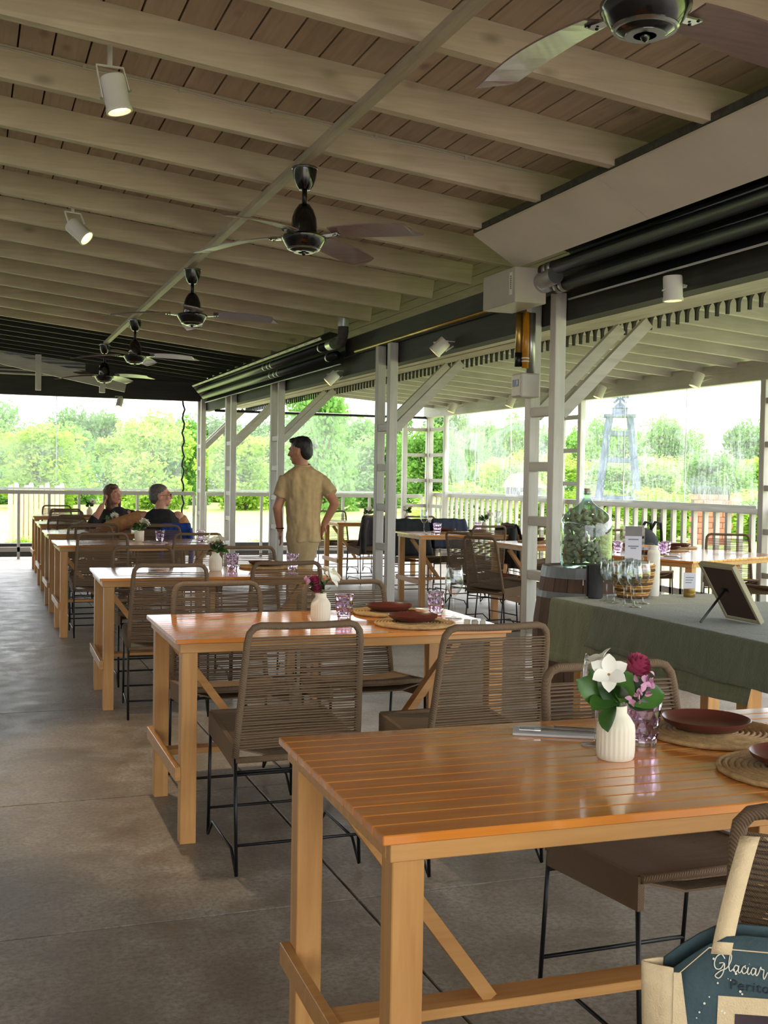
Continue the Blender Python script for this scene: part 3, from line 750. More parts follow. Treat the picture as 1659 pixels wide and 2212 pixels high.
def leaf_mesh(L, W, curl=.3, name='leaf', pk=.8, sh=.8):
    vs = []; fs = []; n_ = 8
    for i in range(n_+1):
        u = i/n_; w_ = W*(max(0, sin(pi*min(1, u**pk)))**sh)*.5+.0008; x = L*u; z = -curl*L*u*u*.6
        vs += [(x, -w_, z+w_*.35), (x, 0, z), (x, w_, z+w_*.35)]
    for i in range(n_):
        q = 3*i; fs += [(q, q+3, q+4, q+1), (q+1, q+4, q+5, q+2)]
    return MB().add(vs, fs).mesh(name, True)
LF = leaf_mesh(.082, .052, .3, 'leaf', 1.15, .7); LF.materials.append(MT['leaf_green'])
LD = leaf_mesh(.07, .036, .1); LD.materials.append(MT['leaf_dark'])
PW = leaf_mesh(.036, .026, .7, 'petal', 1.35, .65); PW.materials.append(MT['petal_white'])
PM = leaf_mesh(.016, .011, .4, 'petal'); PM.materials.append(MT['petal_mauve'])
def rose():
    mb = MB()
    for ring, (n_, r, h, t0) in enumerate(((3,.006,.024,.0),(5,.012,.024,.3),(6,.018,.022,.1),(7,.022,.018,.5))):
        for k in range(n_):
            a = 2*pi*k/n_+t0; vs = []; fs = []
            for i in range(4):
                for j in range(4):
                    aa = a+(j/3-.5)*2*pi/n_*1.5; rr = r*(.55+.55*(i/3)**.7)
                    vs.append((rr*cos(aa), rr*sin(aa), h*i/3-.004*ring+.002*sin(j*2+k)))
            for i in range(3):
                for j in range(3): q = 4*i+j; fs.append((q, q+1, q+5, q+4))
            mb.add(vs, fs)
    return mb.mesh('rose', True)
RS = rose(); RS.materials.append(MT['petal_pink'])
def rot_to(az, el, roll=0): return Euler((roll, -el, az), 'XYZ')
def facing(d, face, mix, rnd):
    d = Vector(d).normalized(); z = Vector(face)*mix+Vector((rnd.gauss(0,.35), rnd.gauss(0,.35), 1-mix+rnd.gauss(0,.2)))
    z = (z-d*z.dot(d)).normalized(); y = z.cross(d)
    return Matrix((d, y, z)).transposed().to_euler()
CAMD = Vector((-.45,-.85,.3))
def lily(t, p, az, el, s=1.0):
    e = bpy.data.objects.new('blossom', MB().ell((0,0,0),(.006,.006,.006),seg=8,rings=5).mesh('blossom')); e.data.materials.append(MT['stamen'])
    col.objects.link(e); e.parent = t; e.location = p; e.rotation_euler = (0, pi/2-el, az); e.scale = (s,)*3
    for k in range(6):
        mk('petal', PW, None, e, (0,0,.002), (0, -radians(52 if k % 2 else 40), k*pi/3))
    return e
def bouquet(loc, label, kind, pot=VM, seed=1, s=1.0, group='bud vases on the tables'):
    rnd = random.Random(seed)
    t = thing('flower_vase', label, 'vase', loc, rnd.uniform(0, .4), group)
    mk('vase', pot, None, t)
    hz = .112 if pot is VM else .09
    st = MB()
    for k in range(7):
        a = rnd.uniform(0, 6.28); st.tube([(0,0,hz-.02), (.02*cos(a), .02*sin(a), hz+.05)], .0018, 4)
    st.build('stems', MT['leaf_green'], t)
    if kind == 'big':
        for az, el, r, mm, sc in ((205,5,.01,LF,1.0),(340,12,.012,LF,1.15),(180,30,.012,LF,1.1),(20,35,.012,LF,1.1),(262,62,.018,LF,.75),(150,55,.012,LF,.9),(60,50,.012,LF,.9),(100,30,.012,LF,1.0),(215,-38,.02,LF,.85),(310,50,.02,LD,1.0),(240,40,.01,LD,1.0),(330,-12,.02,LD,.8),(120,70,.0,LF,.9),(30,65,.0,LD,1.0),(190,55,.015,LD,1.0)):
            a = radians(az); o = mk('leaf', mm, None, t, (r*cos(a), r*sin(a), hz+.012), facing((cos(a)*cos(radians(el)), sin(a)*cos(radians(el)), sin(radians(el))), CAMD, .75, rnd)); o.scale = (sc*1.05,)*3
        lily(t, (-.048,-.035,hz+.075), radians(235), radians(30), 1.15); lily(t, (-.03,.015,hz+.09), radians(150), radians(60), 1.0)
        o = mk('rose', RS, None, t, (.034,-.022,hz+.088), (.75,.35,0)); o.scale = (1.2,)*3
        for k in range(26):
            u = k/26; c = Vector((.012+.035*u+rnd.gauss(0,.008), -.050+rnd.gauss(0,.006), hz+.02+.055*u+rnd.gauss(0,.006)))
            o = mk('petal', PM, None, t, c, (rnd.uniform(0,6),rnd.uniform(0,6),rnd.uniform(0,6))); o.data = PM
    else:
        for k in range(16 if kind != 'small' else 10):
            a = rnd.uniform(0, 6.28); el = rnd.uniform(.0, 1.2)
            o = mk('leaf', LD if rnd.random() < .6 else LF, None, t, (.012*cos(a), .012*sin(a), hz+.005+.03*rnd.random()), facing((cos(a)*cos(el), sin(a)*cos(el), sin(el)), CAMD, .5, rnd)); o.scale = (rnd.uniform(.6,.95),)*3
        nl = {'white_pink': 5, 'white': 6, 'green': 4, 'small': 5, 'pale': 7}[kind]
        for k in range(nl):
            a = rnd.uniform(-.9, .9)+(0 if kind != 'green' else pi*(k % 2)); q = rnd.uniform(.02,.05)
            lily(t, (q*cos(a), q*sin(a)-.012, hz+rnd.uniform(.045,.085)), a, rnd.uniform(.5,1.2), rnd.uniform(.9,1.25))
        if kind in ('white_pink',):
            for p_ in ((-.035,-.02,hz+.055),(-.028,-.028,hz+.022)):
                o = mk('rose', RS, None, t, p_, (.7,-.5,0)); o.scale = (.95,)*3
            for k in range(14): mk('petal', PM, None, t, (-.05-.02*rnd.random(), -.02+.02*rnd.random(), hz+.03+.04*rnd.random()), (rnd.uniform(0,6),rnd.uniform(0,6),0))
        if kind in ('small', 'white', 'green'):
            for k in range(12):
                a = rnd.uniform(0,6.28); mk('petal', PM, None, t, (.05*cos(a), .04*sin(a), hz+.02+.04*rnd.random()), (rnd.uniform(0,6),rnd.uniform(0,6),0))
    return t
# faceted amethyst tumbler
def tumbler():
    n_ = 14; rows = [(.030,.012),(.033,.026),(.0345,.042),(.036,.058),(.0375,.074),(.039,.090)]
    vs = [(.029*cos(2*pi*k/n_), .029*sin(2*pi*k/n_), 0) for k in range(n_)]
    for j, (r, z) in enumerate(rows):
        for k in range(n_):
            a = 2*pi*(k+.5*(j % 2))/n_; rr = r*(1.05 if j % 2 else 1.0)
            vs.append((rr*cos(a), rr*sin(a), z))
    for k in range(n_): vs.append((.0392*cos(2*pi*k/n_), .0392*sin(2*pi*k/n_), .098))
    for k in range(n_): vs.append((.0368*cos(2*pi*k/n_), .0368*sin(2*pi*k/n_), .098))
    for k in range(n_): vs.append((.028*cos(2*pi*k/n_), .028*sin(2*pi*k/n_), .014))
    fs = [tuple(range(n_))[::-1]]
    R_ = lambda j, k: j*n_+k % n_
    for j in range(len(rows)+1):
        for k in range(n_):
            if j % 2 == 1: fs += [(R_(j,k), R_(j,k+1), R_(j+1,k)), (R_(j,k+1), R_(j+1,k+1), R_(j+1,k))]
            else: fs += [(R_(j,k), R_(j+1,k+1), R_(j+1,k)), (R_(j,k), R_(j,k+1), R_(j+1,k+1))]
    b = len(rows)+1
    for j in (b, b+1):
        for k in range(n_): fs.append((R_(j,k), R_(j,k+1), R_(j+1,k+1), R_(j+1,k)))
    fs.append(tuple(R_(b+2,k) for k in range(n_)))
    return MB().add(vs, fs).mesh('tumbler')
TM = tumbler(); TM.materials.append(MT['amethyst_glass'])
def glass(x, y, z, label, s=1.0):
    o = mk('tumbler', TM, None, None, (x, y, z), (0,0,random.uniform(0,1))); o.scale = (s,)*3
    return tag(o, label, 'glass', 'faceted amethyst tumblers')
WG = MB().lathe([(.033,0),(.033,.0015),(.012,.004),(.0045,.010),(.0038,.03),(.0038,.078),(.006,.086),(.018,.098),(.031,.118),(.036,.138),(.0355,.158),(.031,.185),(.0275,.205),(.0268,.205),(.030,.185),(.0345,.158),(.035,.138),(.030,.119),(.017,.100),(.001,.091)], 32).mesh('wine_glass', True); WG.materials.append(MT['clear_glass'])
def wineglass(x, y, z, label, group='stemmed wine glasses', s=1.0):
    o = mk('wine_glass', WG, None, None, (x, y, z)); o.scale = (s,)*3
    return tag(o, label, 'glass', group)
PL = MB().lathe([(.001,0),(.055,0),(.075,.004),(.096,.016),(.103,.026),(.101,.027),(.09,.016),(.07,.008),(.001,.006)], 48).mesh('plate', 50); PL.materials.append(MT['plate_clay'])
def mat_mesh():
    mb = MB(); pts = []; turns = 11; r0 = .02; r1 = .163; N_ = turns*26
    for i in range(N_+1):
        u = i/N_; a = 2*pi*turns*u; r = r0+(r1-r0)*u
        pts.append((r*cos(a), r*sin(a), .0065+.0006*sin(a*9)))
    mb.tube(pts, .0067, 5)
    mb.lathe([(.001,.003),(.158,.003)], 40)
    return mb.mesh('placemat', True)
MM = mat_mesh(); MM.materials.append(MT['straw'])
def setting(x, y, z, where, plate=True, dx=0, dy=0, s=1.0):
    o = mk('placemat', MM, None, None, (x, y, z), (0,0,random.uniform(0,6))); o.scale = (s, s, 1); tag(o, 'round coiled straw placemat '+where, 'placemat', 'straw placemats')
    if plate: tag(mk('plate', PL, None, None, (x+dx, y+dy, z+.0135)), 'red clay plate on the straw mat '+where, 'plate', 'clay plates')
def cutlery(x, y, z, a, where):
    t = thing('napkin_roll', 'folded napkin with knife and fork '+where, 'napkin', (x, y, z), a, 'napkins with cutlery')
    MB().cbox(-.045,.045,-.105,.105,0,.006,.002).build('napkin', MT['napkin'], t)
    f = MB().tube([(-.015,-.09,.009),(-.015,.04,.011)], .003, 6); f.box(-.026,-.004,.04,.055,.009,.0115)
    for q in (-.024,-.0175,-.0115,-.006): f.box(q, q+.0025, .055, .09, .009, .011)
    f.build('fork', MT['silver'], t)
    k = MB().tube([(.018,-.09,.009),(.018,.01,.011)], .0035, 6); k.box(.011,.025,.01,.095,.0085,.0105); k.build('knife', MT['silver'], t)
Z = TH+.0005
bouquet((1.304,2.100,Z), 'cream ribbed bud vase with white lily, pink rose and broad green leaves', 'big', seed=3, s=1)
glass(1.435,2.20,Z,'amethyst faceted tumbler beside the vase with broad green leaves', 1.08)
setting(1.655,2.23,Z,'beside the broad-leaved vase, railing side', True, -.02,.01)
setting(1.60,1.885,Z,'on the tote bag side of the first table', True, .01, .0)
cutlery(1.30,2.345,Z,radians(62),'behind the vase with broad green leaves')
wineglass(1.325,2.215,Z,'wine glass half hidden behind the broad-leaved vase','stemmed wine glasses',.0001+1.0)
bouquet((1.356,4.445,Z), 'cream ribbed bud vase with two pink roses and white lilies', 'white_pink', seed=8)
glass(1.485,4.53,Z,'amethyst faceted tumbler beside the vase with two pink roses')
setting(1.72,4.62,Z,'on the second table, railing side')
setting(1.69,4.25,Z,'on the second table, tote bag side', True, .0, .01)
glass(1.915,4.56,Z,'amethyst faceted tumbler between plate and wine glass on the second table')
wineglass(1.93,4.40,Z,'tall wine glass alone at the post end of the second table','stemmed wine glasses',1.1)
cutlery(1.945,4.22,Z,radians(-25),'at the post end of the second table')
bouquet((1.429,6.91,Z), 'cream ribbed bud vase with dense dark leaves on the third table', 'green', seed=5)
glass(1.555,7.00,Z,'amethyst faceted tumbler beside the dark-leaved vase on the third table')
glass(1.93,6.95,Z,'amethyst faceted tumbler at the post end of the third table')
setting(1.78,7.08,Z,'on the third table')
bouquet((1.39,9.95,Z), 'plain white pot of white blossoms on the fourth table', 'white', CYL, seed=6)
glass(1.56,9.92,Z,'amethyst faceted tumbler beside the plain white pot')
glass(1.93,9.98,Z,'amethyst faceted tumbler at the post end of the fourth table')
cutlery(1.50,9.78,Z,radians(40),'beside the plain white pot')
bouquet((1.33,11.5,Z), 'white pot of pale pink blossoms by the woman in black', 'small', CYL, seed=7)
bouquet((1.55,15.9,Z), 'cream vase of pale flowers by the railing, behind the woman', 'pale', seed=9)
glass(2.02,13.6,Z,'amethyst faceted tumbler on the sixth table')
# ------------------------------------------------------------------ serving table with green cloths
def linen(name, c):
    m, n, l, p = base(name)
    v = coords(n, l, (1,1,1), False); v2 = coords(n, l, (1,1,.12), False)
    a = noise_(n, l, v, 130, 2); b = noise_(n, l, v2, 34, 5, .65); d = noise_(n, l, v, 9, 5, .6, .8)
    cc = ramp(n, l, b, [(.3, tuple(x*.8 for x in c[:3])+(1,)), (.7, tuple(min(1,x*1.15) for x in c[:3])+(1,))])
    l.new(cc, p.inputs['Base Color']); p.inputs['Roughness'].default_value = .85; p.inputs['Sheen Weight'].default_value = .25
    mx = n.new('ShaderNodeMath'); mx.operation = 'ADD'; l.new(a, mx.inputs[0]); l.new(d, mx.inputs[1])
    bump(n, l, p, mx.outputs[0], .5, .008)
    return m
linen('linen_green', S(112,116,80)); linen('linen_dark', S(96,102,76)); linen('linen_hem', S(84,90,66))
X0, X1, Y0, Y1, ZT = 2.785, 3.74, 3.36, 5.12, .742
st = thing('serving_table', 'plain wooden serving table hidden under green linen', 'table', ((X0+X1)/2, (Y0+Y1)/2, 0))
o = Vector((-(X0+X1)/2, -(Y0+Y1)/2, 0))
MB().cbox(X0+.01, X1-.01, Y0+.01, Y1-.01, ZT-.03, ZT, .003).build('top', MT['table_rail'], st, loc=o)
for x in (X0+.10, X1-.10):
    for y in (Y0+.32, Y1-.16): MB().cbox(x-.035, x+.035, y-.035, y+.035, 0, ZT-.03, .003).build('leg', MT['table_leg'], st, loc=o)
def cloth(name, x0, x1, ya, yb, z, d0, d1, mat, hem, label, seed, wr=.0025, amp=.022):
    rnd = random.Random(seed); vs = []; fs = []
    ny = int((yb-ya)/.018); prof = []
    nd = 14; nx = 40
    def P(s, y):      # s: cross-section parameter -> point (drop left, top, drop right)
        k = s-nd
        if k < 0:
            u = -k/nd; d = (d0+(d1-d0)*(y-ya)/(yb-ya))*u
            f = amp*(u**1.2)*(noise.noise(Vector((y*4.2, u*.8, seed)))*1.5+.6*noise.noise(Vector((y*13, u*1.2, seed+3))))
            return (x0-.006-.03*u+f, y, z-.002-d)
        if k > nx:
            u = (k-nx)/nd; d = d1*u
            return (x1+.006+.03*u+amp*u*noise.noise(Vector((y*4.2, u, seed+9))), y, z-.002-d)
        return (x0+(x1-x0)*k/nx, y, z+wr*max(0, noise.noise(Vector((k*.16, y*7, seed)))+.5*noise.noise(Vector((k*.5, y*19, seed)))))
    ns = 2*nd+nx
    for j in range(ny+1):
        y = ya+(yb-ya)*j/ny
        for s_ in range(ns+1): vs.append(P(s_, y))
    for j in range(ny):
        for s_ in range(ns): q = j*(ns+1)+s_; fs.append((q, q+1, q+ns+2, q+ns+1))
    t = thing(name, label, 'tablecloth', (x0, ya, z), 0, 'green linen cloths')
    MB().add(vs, fs).build('cloth', MT[mat], t, smooth=True, loc=(-x0, -ya, -z))
    hv = []; hf = []
    for j in range(ny+1):
        y = ya+(yb-ya)*j/ny; a = Vector(P(0, y)); b = Vector(P(2, y)); e = Vector((-.0035, 0, 0))
        hv += [a+e, b+e, b+e*.2, a+e*.2]
    for j in range(ny):
        q = 4*j; r_ = q+4
        hf += [(q, q+1, r_+1, r_), (q+1, q+2, r_+2, r_+1), (q+3, q, r_, r_+3)]
    MB().add(hv, hf).build('hem', MT[mat], t, smooth=True, loc=(-x0, -ya, -z))
    if yb > 5:       # drop over the far end
        ev = []; ef = []
        for j in range(11):
            for i in range(nx+1): ev.append((x0+(x1-x0)*i/nx, yb+.004+.03*j/10+.01*noise.noise(Vector((i*.3, j*.1, 2))), z-.29*j/10))
        for j in range(10):
            for i in range(nx): q = j*(nx+1)+i; ef.append((q, q+1, q+nx+2, q+nx+1))
        MB().add(ev, ef).build('end_drop', MT[mat], t, smooth=True, loc=(-x0, -ya, -z))
    return t
cloth('tablecloth', X0, X1, 3.50, Y1, ZT+.003, .235, .31, 'linen_green', 'linen_hem', 'olive green linen tablecloth with a fringed lower hem', 2)
cloth('overlay_cloth', X0-.012, X1+.012, 3.33, 4.67, ZT+.0085, .17, .185, 'linen_dark', 'linen_hem', 'darker green linen overlay laid across the olive tablecloth', 5)
ZG = ZT+.0095; ZU = ZT+.0045

# barrel + demijohn of corks
wood('barrel_wood', S(86,64,52), S(122,96,80), 2, .7, objvar=.2)
plain('hoop_grey', S(120,124,126), .45, .5, .15, 10)
br = thing('barrel', 'small dark wooden barrel with grey hoops under the demijohn', 'barrel', (3.21, 5.54, 0))
rb = lambda z: .225+.055*sin(pi*z/.868)
ns = 18
for k in range(ns):
    a0, a1 = 2*pi*k/ns+.006, 2*pi*(k+1)/ns-.006; vs = []; fs = []
    for i in range(7):
        z = .868*i/6
        for r in (rb(z), rb(z)-.02):
            for a in (a0, a1): vs.append((r*cos(a), r*sin(a), z))
    for i in range(6):
        q = 4*i; w_ = q+4
        fs += [(q, q+1, w_+1, w_), (q+2, w_+2, w_+3, q+3), (q, w_, w_+2, q+2), (q+1, q+3, w_+3, w_+1)]
    fs += [(0, 2, 3, 1), (24, 25, 27, 26)]
    MB().add(vs, fs).build('stave', MT['barrel_wood'], br)
MB().lathe([(.001,.842),(.212,.842),(.212,.858),(.001,.858)], 32).build('barrel_head', MT['hoop_grey'], br)
for za, zb in ((.81,.868),(.70,.735),(.10,.14),(.0,.05)):
    MB().lathe([(rb(za)+.003,za),(rb(zb)+.003,zb),(rb(zb)-.002,zb),(rb(za)-.002,za)], 36).build('hoop', MT['hoop_grey'], br)
dj = thing('demijohn', 'green glass demijohn filled with wine corks on the barrel', 'bottle', (3.20, 5.50, .8585))
R0 = .142
prof = [(.05,.012),(.12,.0),(.136,.012),(R0,.04),(R0,.235),(.138,.265),(.120,.298),(.088,.325),(.054,.345),(.032,.364),(.022,.384),(.019,.405),(.021,.409),(.027,.411),(.027,.421),(.021,.423)]
MB().lathe(prof, 48).build('glass_body', MT['green_glass'], dj, smooth=50)
plain('cork', S(176,160,140), .85, 0, .25, 60, .3)
MB().lathe([(.001,.405),(.015,.405),(.017,.44),(.001,.44)], 14).build('stopper', MT['cork'], dj)
CK = MB().lathe([(.0105,-.0215),(.0115,-.02),(.0115,.02),(.0105,.0215)], 9).mesh('cork', 50); CK.materials.append(MT['cork'])
rnd = random.Random(4)
def rin(z): 
    for (r0, z0), (r1, z1) in zip(prof[2:], prof[3:]):
        if z0 <= z <= z1: return r0+(r1-r0)*(z-z0)/(z1-z0)
    return .13
pos = []
tries = 0
while len(pos) < 170 and tries < 60000:
    tries += 1
    z = rnd.uniform(.038, .31); rr = rin(z)-.027
    r = rr*(1-.45*rnd.random()**2.2); a = rnd.uniform(0, 2*pi); p_ = Vector((r*cos(a), r*sin(a), z))
    if all((p_-q).length > .0262 for q in pos): pos.append(p_)
for p_ in pos:
    o_ = mk('wine_cork', CK, None, None, (3.20+p_.x, 5.50+p_.y, .8585+p_.z), (rnd.uniform(-1.4,1.4), rnd.uniform(-1.4,1.4), rnd.uniform(0,6)))
    tag(o_, 'used wine cork heaped inside the green demijohn', 'cork', 'corks in the demijohn')

# things on the green cloth
plain('speaker_cloth', S(58,57,58), .85, 0, .1, 60, .4)
sp = thing('speaker', 'charcoal cylindrical portable speaker before the demijohn', 'speaker', (2.985, 5.03, ZU))
MB().lathe([(.032,0),(.038,.004),(.039,.02),(.0395,.158),(.037,.170),(.030,.175),(.001,.172)], 32).build('body', MT['speaker_cloth'], sp, smooth=40)
MB().beam((-.041,.012,.01),(-.041,.012,.165),.012,.006,up=(1,0,0)).build('carry_strap', MT['black_metal'], sp)
MB().ell((.039,-.01,.085),(.003,.006,.006),seg=8,rings=5).build('white_dot', MT['white_enamel'], sp)  # small white dot on the side of the speaker
for lab_, (x, y) in zip(('wine glass closest to the speaker on the green cloth','wine glass second from the speaker on the green cloth','wine glass third from the speaker, near the cloth edge','wine glass in the cluster tight against the wicker basket','wine glass in the middle of the cluster on the green cloth','wine glass of the cluster nearest the picture frame','wine glass of the cluster between basket and picture frame'), ((2.982,4.913),(2.96,4.812),(2.948,4.699),(3.099,4.917),(3.069,4.831),(2.937,4.598),(3.09,4.764))):
    zz = ZU if y > 4.68 else ZG
    wineglass(x, y, zz, lab_, 'wine glasses on the green cloth', 1.03)
# wicker basket
plain('wicker', S(190,142,78), .75, 0, .3, 50, .5); plain('wicker_dark', S(92,58,32), .8, 0, .3, 50, .5); plain('liner', S(226,222,210), .8, 0, .05, 14, .3)
bk = thing('wicker_basket', 'round golden wicker basket with pale liner behind the wine glasses', 'basket', (3.20, 5.025, ZU))
for k in range(15):
    z = .006+.0115*k; r = .070+.035*sin(min(1, z/.16)*pi/2)
    pts = [((r+.0035*cos(9*a+pi*(k % 2)))*cos(a), (r+.0035*cos(9*a+pi*(k % 2)))*sin(a), z) for a in [2*pi*i/72 for i in range(72)]]
    MB().tube(pts, .0062, 5, True).build('weave', MT['wicker' if k % 3 else 'wicker_dark'], bk, smooth=True)
MB().lathe([(.001,.004),(.062,.004),(.094,.12),(.102,.178),(.100,.182),(.09,.12),(.058,.01),(.001,.008)], 36).build('liner', MT['liner'], bk, smooth=True)
plain('paper', S(214,214,226), .7, 0, .02); plain('print_grey', S(128,128,140), .7); plain('slate_print', S(130,126,124), .6)
mn = thing('menu_holder', 'tall clear acrylic menu holder with grey heading standing in the basket', 'menu holder', (3.205, 5.035, ZU+.012), radians(-30))
MB().cbox(-.056,.056,-.003,.003,.0,.36,.001).build('acrylic_sheet', MT['acrylic'], mn)
MB().cbox(-.06,.06,-.03,.03,0,.006,.002).build('acrylic_foot', MT['acrylic'], mn)
pg = MB().box(-.042,.042,-.0052,-.0034,.06,.352).build('menu_page', MT['paper'], mn)
MB().box(-.042,.042,-.0062,-.0053,.302,.352).build('heading_band', MT['slate_print'], pg)
for z, w_ in ((.282,.026),(.247,.026),(.237,.014)): MB().box(-w_,w_,-.0060,-.0053,z,z+.006).build('print_line', MT['print_grey'], pg)
wc = thing('ceramic_canister', 'pale squat ceramic canister beside the menu holder', 'canister', (3.352, 5.07, ZU))
MB().lathe([(.03,0),(.033,.01),(.033,.22),(.03,.235),(.02,.243),(.001,.243)], 24).build('body', MT['liner'], wc, smooth=40)
MB().lathe([(.022,.241),(.022,.262),(.001,.264)], 20).build('lid', MT['liner'], wc, smooth=40)
cdh = thing('card_holder', 'white card clipped in a small round brass holder on the green cloth', 'card holder', (3.52, 4.99, ZU), radians(-20))
MB().lathe([(.028,0),(.030,.003),(.030,.019),(.028,.021),(.029,.024),(.029,.042),(.001,.044)], 24).build('brass_base', MT['brass'], cdh, smooth=40)
pc = MB().box(-.031,.031,-.001,.001,.036,.125).build('card', MT['paper'], cdh)
for k in range(3): MB().box(-.022,.022-.006*k,-.0018,-.0011,.098-.013*k,.102-.013*k).build('print_line', MT['print_grey'], pc)
# picture frame seen from behind
plain('frame_wood', S(176,168,138), .55, 0, .06); plain('frame_back', S(72,52,44), .85, 0, .1, 12)
al = math.atan2(.15, .24)
pf = thing('picture_frame', 'pale wooden picture frame seen from behind on its easel strut', 'picture frame', (3.115, 4.015, ZG+.006), 0, None, (0, -al, 0))
FW, FH = .235, .285
for (a, b, c, d) in ((-FW/2,-FW/2+.016,0,FH),(FW/2-.016,FW/2,0,FH),(-FW/2+.016,FW/2-.016,0,.016),(-FW/2+.016,FW/2-.016,FH-.016,FH)):
    MB().cbox(-.011,.011,a,b,c,d,.0015).build('frame_bar', MT['frame_wood'], pf)
MB().box(-.006,.004,-FW/2+.016,FW/2-.016,.016,FH-.016).build('backing_board', MT['frame_back'], pf)
R_ = Euler((0,-al,0)).to_matrix().inverted()
foot = R_@Vector((2.88-3.115, 4.0-4.015, -.001)); 
MB().beam((-.008,.02,FH*.55), foot, .010, .004, up=(0,1,0)).build('easel_strut', MT['black_metal'], pf)
MB().box(-.010,-.006,.0,.04,FH*.52,FH*.58).build('hinge', MT['black_metal'], pf)
# pavilion tableware
setting(5.62,8.28,Z,'near the two tumblers on the broad table', True); setting(5.35,8.62,Z,'on the broad table, back left'); setting(5.05,7.72,Z,'on the broad table, beside the folded napkin'); setting(5.95,8.6,Z,'on the broad table, backpack side')
glass(5.28,7.86,Z,'amethyst faceted tumbler close to the table edge on the broad table'); glass(5.42,8.02,Z,'amethyst faceted tumbler behind another on the broad table'); glass(4.98,8.05,Z,'amethyst faceted tumbler at the demijohn end of the broad table')
cutlery(5.08,7.5,Z,radians(80),'on the broad table')
setting(4.85,11.3,Z,'on the table with black jackets, post end'); setting(5.1,11.05,Z,'on the table with black jackets, chair side')
wineglass(4.55,11.2,Z,'wine glass at the post end of the jacket table','stemmed wine glasses',1.2); glass(4.64,11.05,Z,'amethyst tumbler beside the wine glass on the jacket table',1.15)
glass(5.25,11.35,Z,'amethyst tumbler mid jacket table',1.1); wineglass(5.42,11.2,Z,'wine glass mid jacket table','stemmed wine glasses',1.15)
bouquet((5.36,11.42,Z),'white vase of mixed blooms on the jacket table','small',VM,21)
bouquet((4.98,14.25,Z),'white pot of upright leaves beyond the waiter','green',CYL,22); setting(5.2,14.2,Z,'beyond the waiter')
bouquet((5.5,14.15,Z),'cream vase with spiky leaves beyond the second ladder post','green',VM,23)
setting(5.0,9.55,Z,'behind the thermostat post'); setting(5.35,9.45,Z,'behind the demijohn'); glass(5.1,9.3,Z,'amethyst tumbler behind the demijohn')

# ------------------------------------------------------------------ bags and jackets
plain('black_cloth', S(26,27,32), .8, 0, .25, 14, .4); plain('navy_cloth', S(24,34,58), .8, 0, .25, 14, .4); plain('blue_cloth', S(18,62,150), .7, 0, .25, 14, .4)
plain('charcoal_cloth', S(52,48,50), .85, 0, .25, 14, .4); plain('red_leather', S(122,52,44), .55, 0, .1)
def jacket(x, y, a, mat, label, drop=.42, seed=1, name='jacket', off=(0,0)):
    t = thing(name, label, 'jacket', (x, y, .45), a, 'garments on chair backs')
    vs = []; fs = []; nx = 22; ns = 26
    for j in range(ns+1):
        u = j/ns*2-1                         # -1 front hem, 0 over the bar, 1 rear hem
        for i in range(nx+1):
            v = i/nx*2-1
            zz = .415-abs(u)**1.15*drop+.012*noise.noise(Vector((v*2, u*2, seed)))
            yb_ = -.285+(.085*min(1, abs(u)*drop/.42)*.9)
            f = .02*noise.noise(Vector((v*5, abs(u)*1.2, seed+2)))*abs(u)+.01*noise.noise(Vector((v*13, u*2, seed)))
            vs.append((v*(.215+.03*abs(u)+.02*noise.noise(Vector((u*3, v, seed)))), yb_+(.024+.03*abs(u))*(1 if u < 0 else -1)*min(1, abs(u)*8)+f, zz))
    for j in range(ns):
        for i in range(nx): q = j*(nx+1)+i; fs.append((q, q+1, q+nx+2, q+nx+1))
    b = MB().add(vs, fs).build('shell', MT[mat], t, smooth=True)
    md = b.modifiers.new('thick', 'SOLIDIFY'); md.thickness = .012
    for s_ in (-1, 1):
        MB().tube([(s_*.20,-.32,.36),(s_*.235,-.335,.22),(s_*.225,-.32,.05),(s_*.215,-.31,-.05)], [.045,.042,.038,.032], 10).build('sleeve', MT[mat], t, smooth=True)
    return t
jacket(4.75, 11.9, radians(176), 'black_cloth', 'black jacket draped over a chair at the post end of its table', .42, 3)
jacket(5.30, 11.95, radians(184), 'navy_cloth', 'navy jacket draped over a chair mid table', .34, 5)
jacket(5.75, 11.0, radians(-95), 'black_cloth', 'black jacket sagging off the end chair of its table', .45, 8)
jacket(4.75, 13.5, radians(4), 'charcoal_cloth', 'grey mauve garment over the chair next to the waiter', .38, 12)
bp_ = thing('backpack', 'black backpack with looped straps on a chair by the wet curtain', 'backpack', (6.19, 9.57, .47), radians(10))
MB().ell((0,0,.20),(.20,.13,.22),seg=20,rings=12).build('main_bag', MT['black_cloth'], bp_, smooth=True)
MB().ell((-.02,-.11,.15),(.14,.07,.13),seg=16,rings=10).build('front_pocket', MT['black_cloth'], bp_, smooth=True)
for s_ in (-.03,.10): MB().tube([(s_,.0,.38),(s_+.04,-.03,.47),(s_+.12,-.02,.46),(s_+.17,.02,.36),(s_+.19,.03,.2)], .014, 8).build('strap', MT['black_cloth'], bp_, smooth=True)
po = thing('leather_pouch', 'small red leather pouch hanging low by the side-on chairs', 'pouch', (4.56, 9.28, .33))
MB().cbox(-.065,.065,-.02,.02,0,.14,.01).build('pouch_body', MT['red_leather'], po)
MB().tube([(-.05,0,.13),(-.03,0,.24),(.03,0,.24),(.05,0,.13)], .004, 6).build('strap', MT['red_leather'], po, smooth=True)

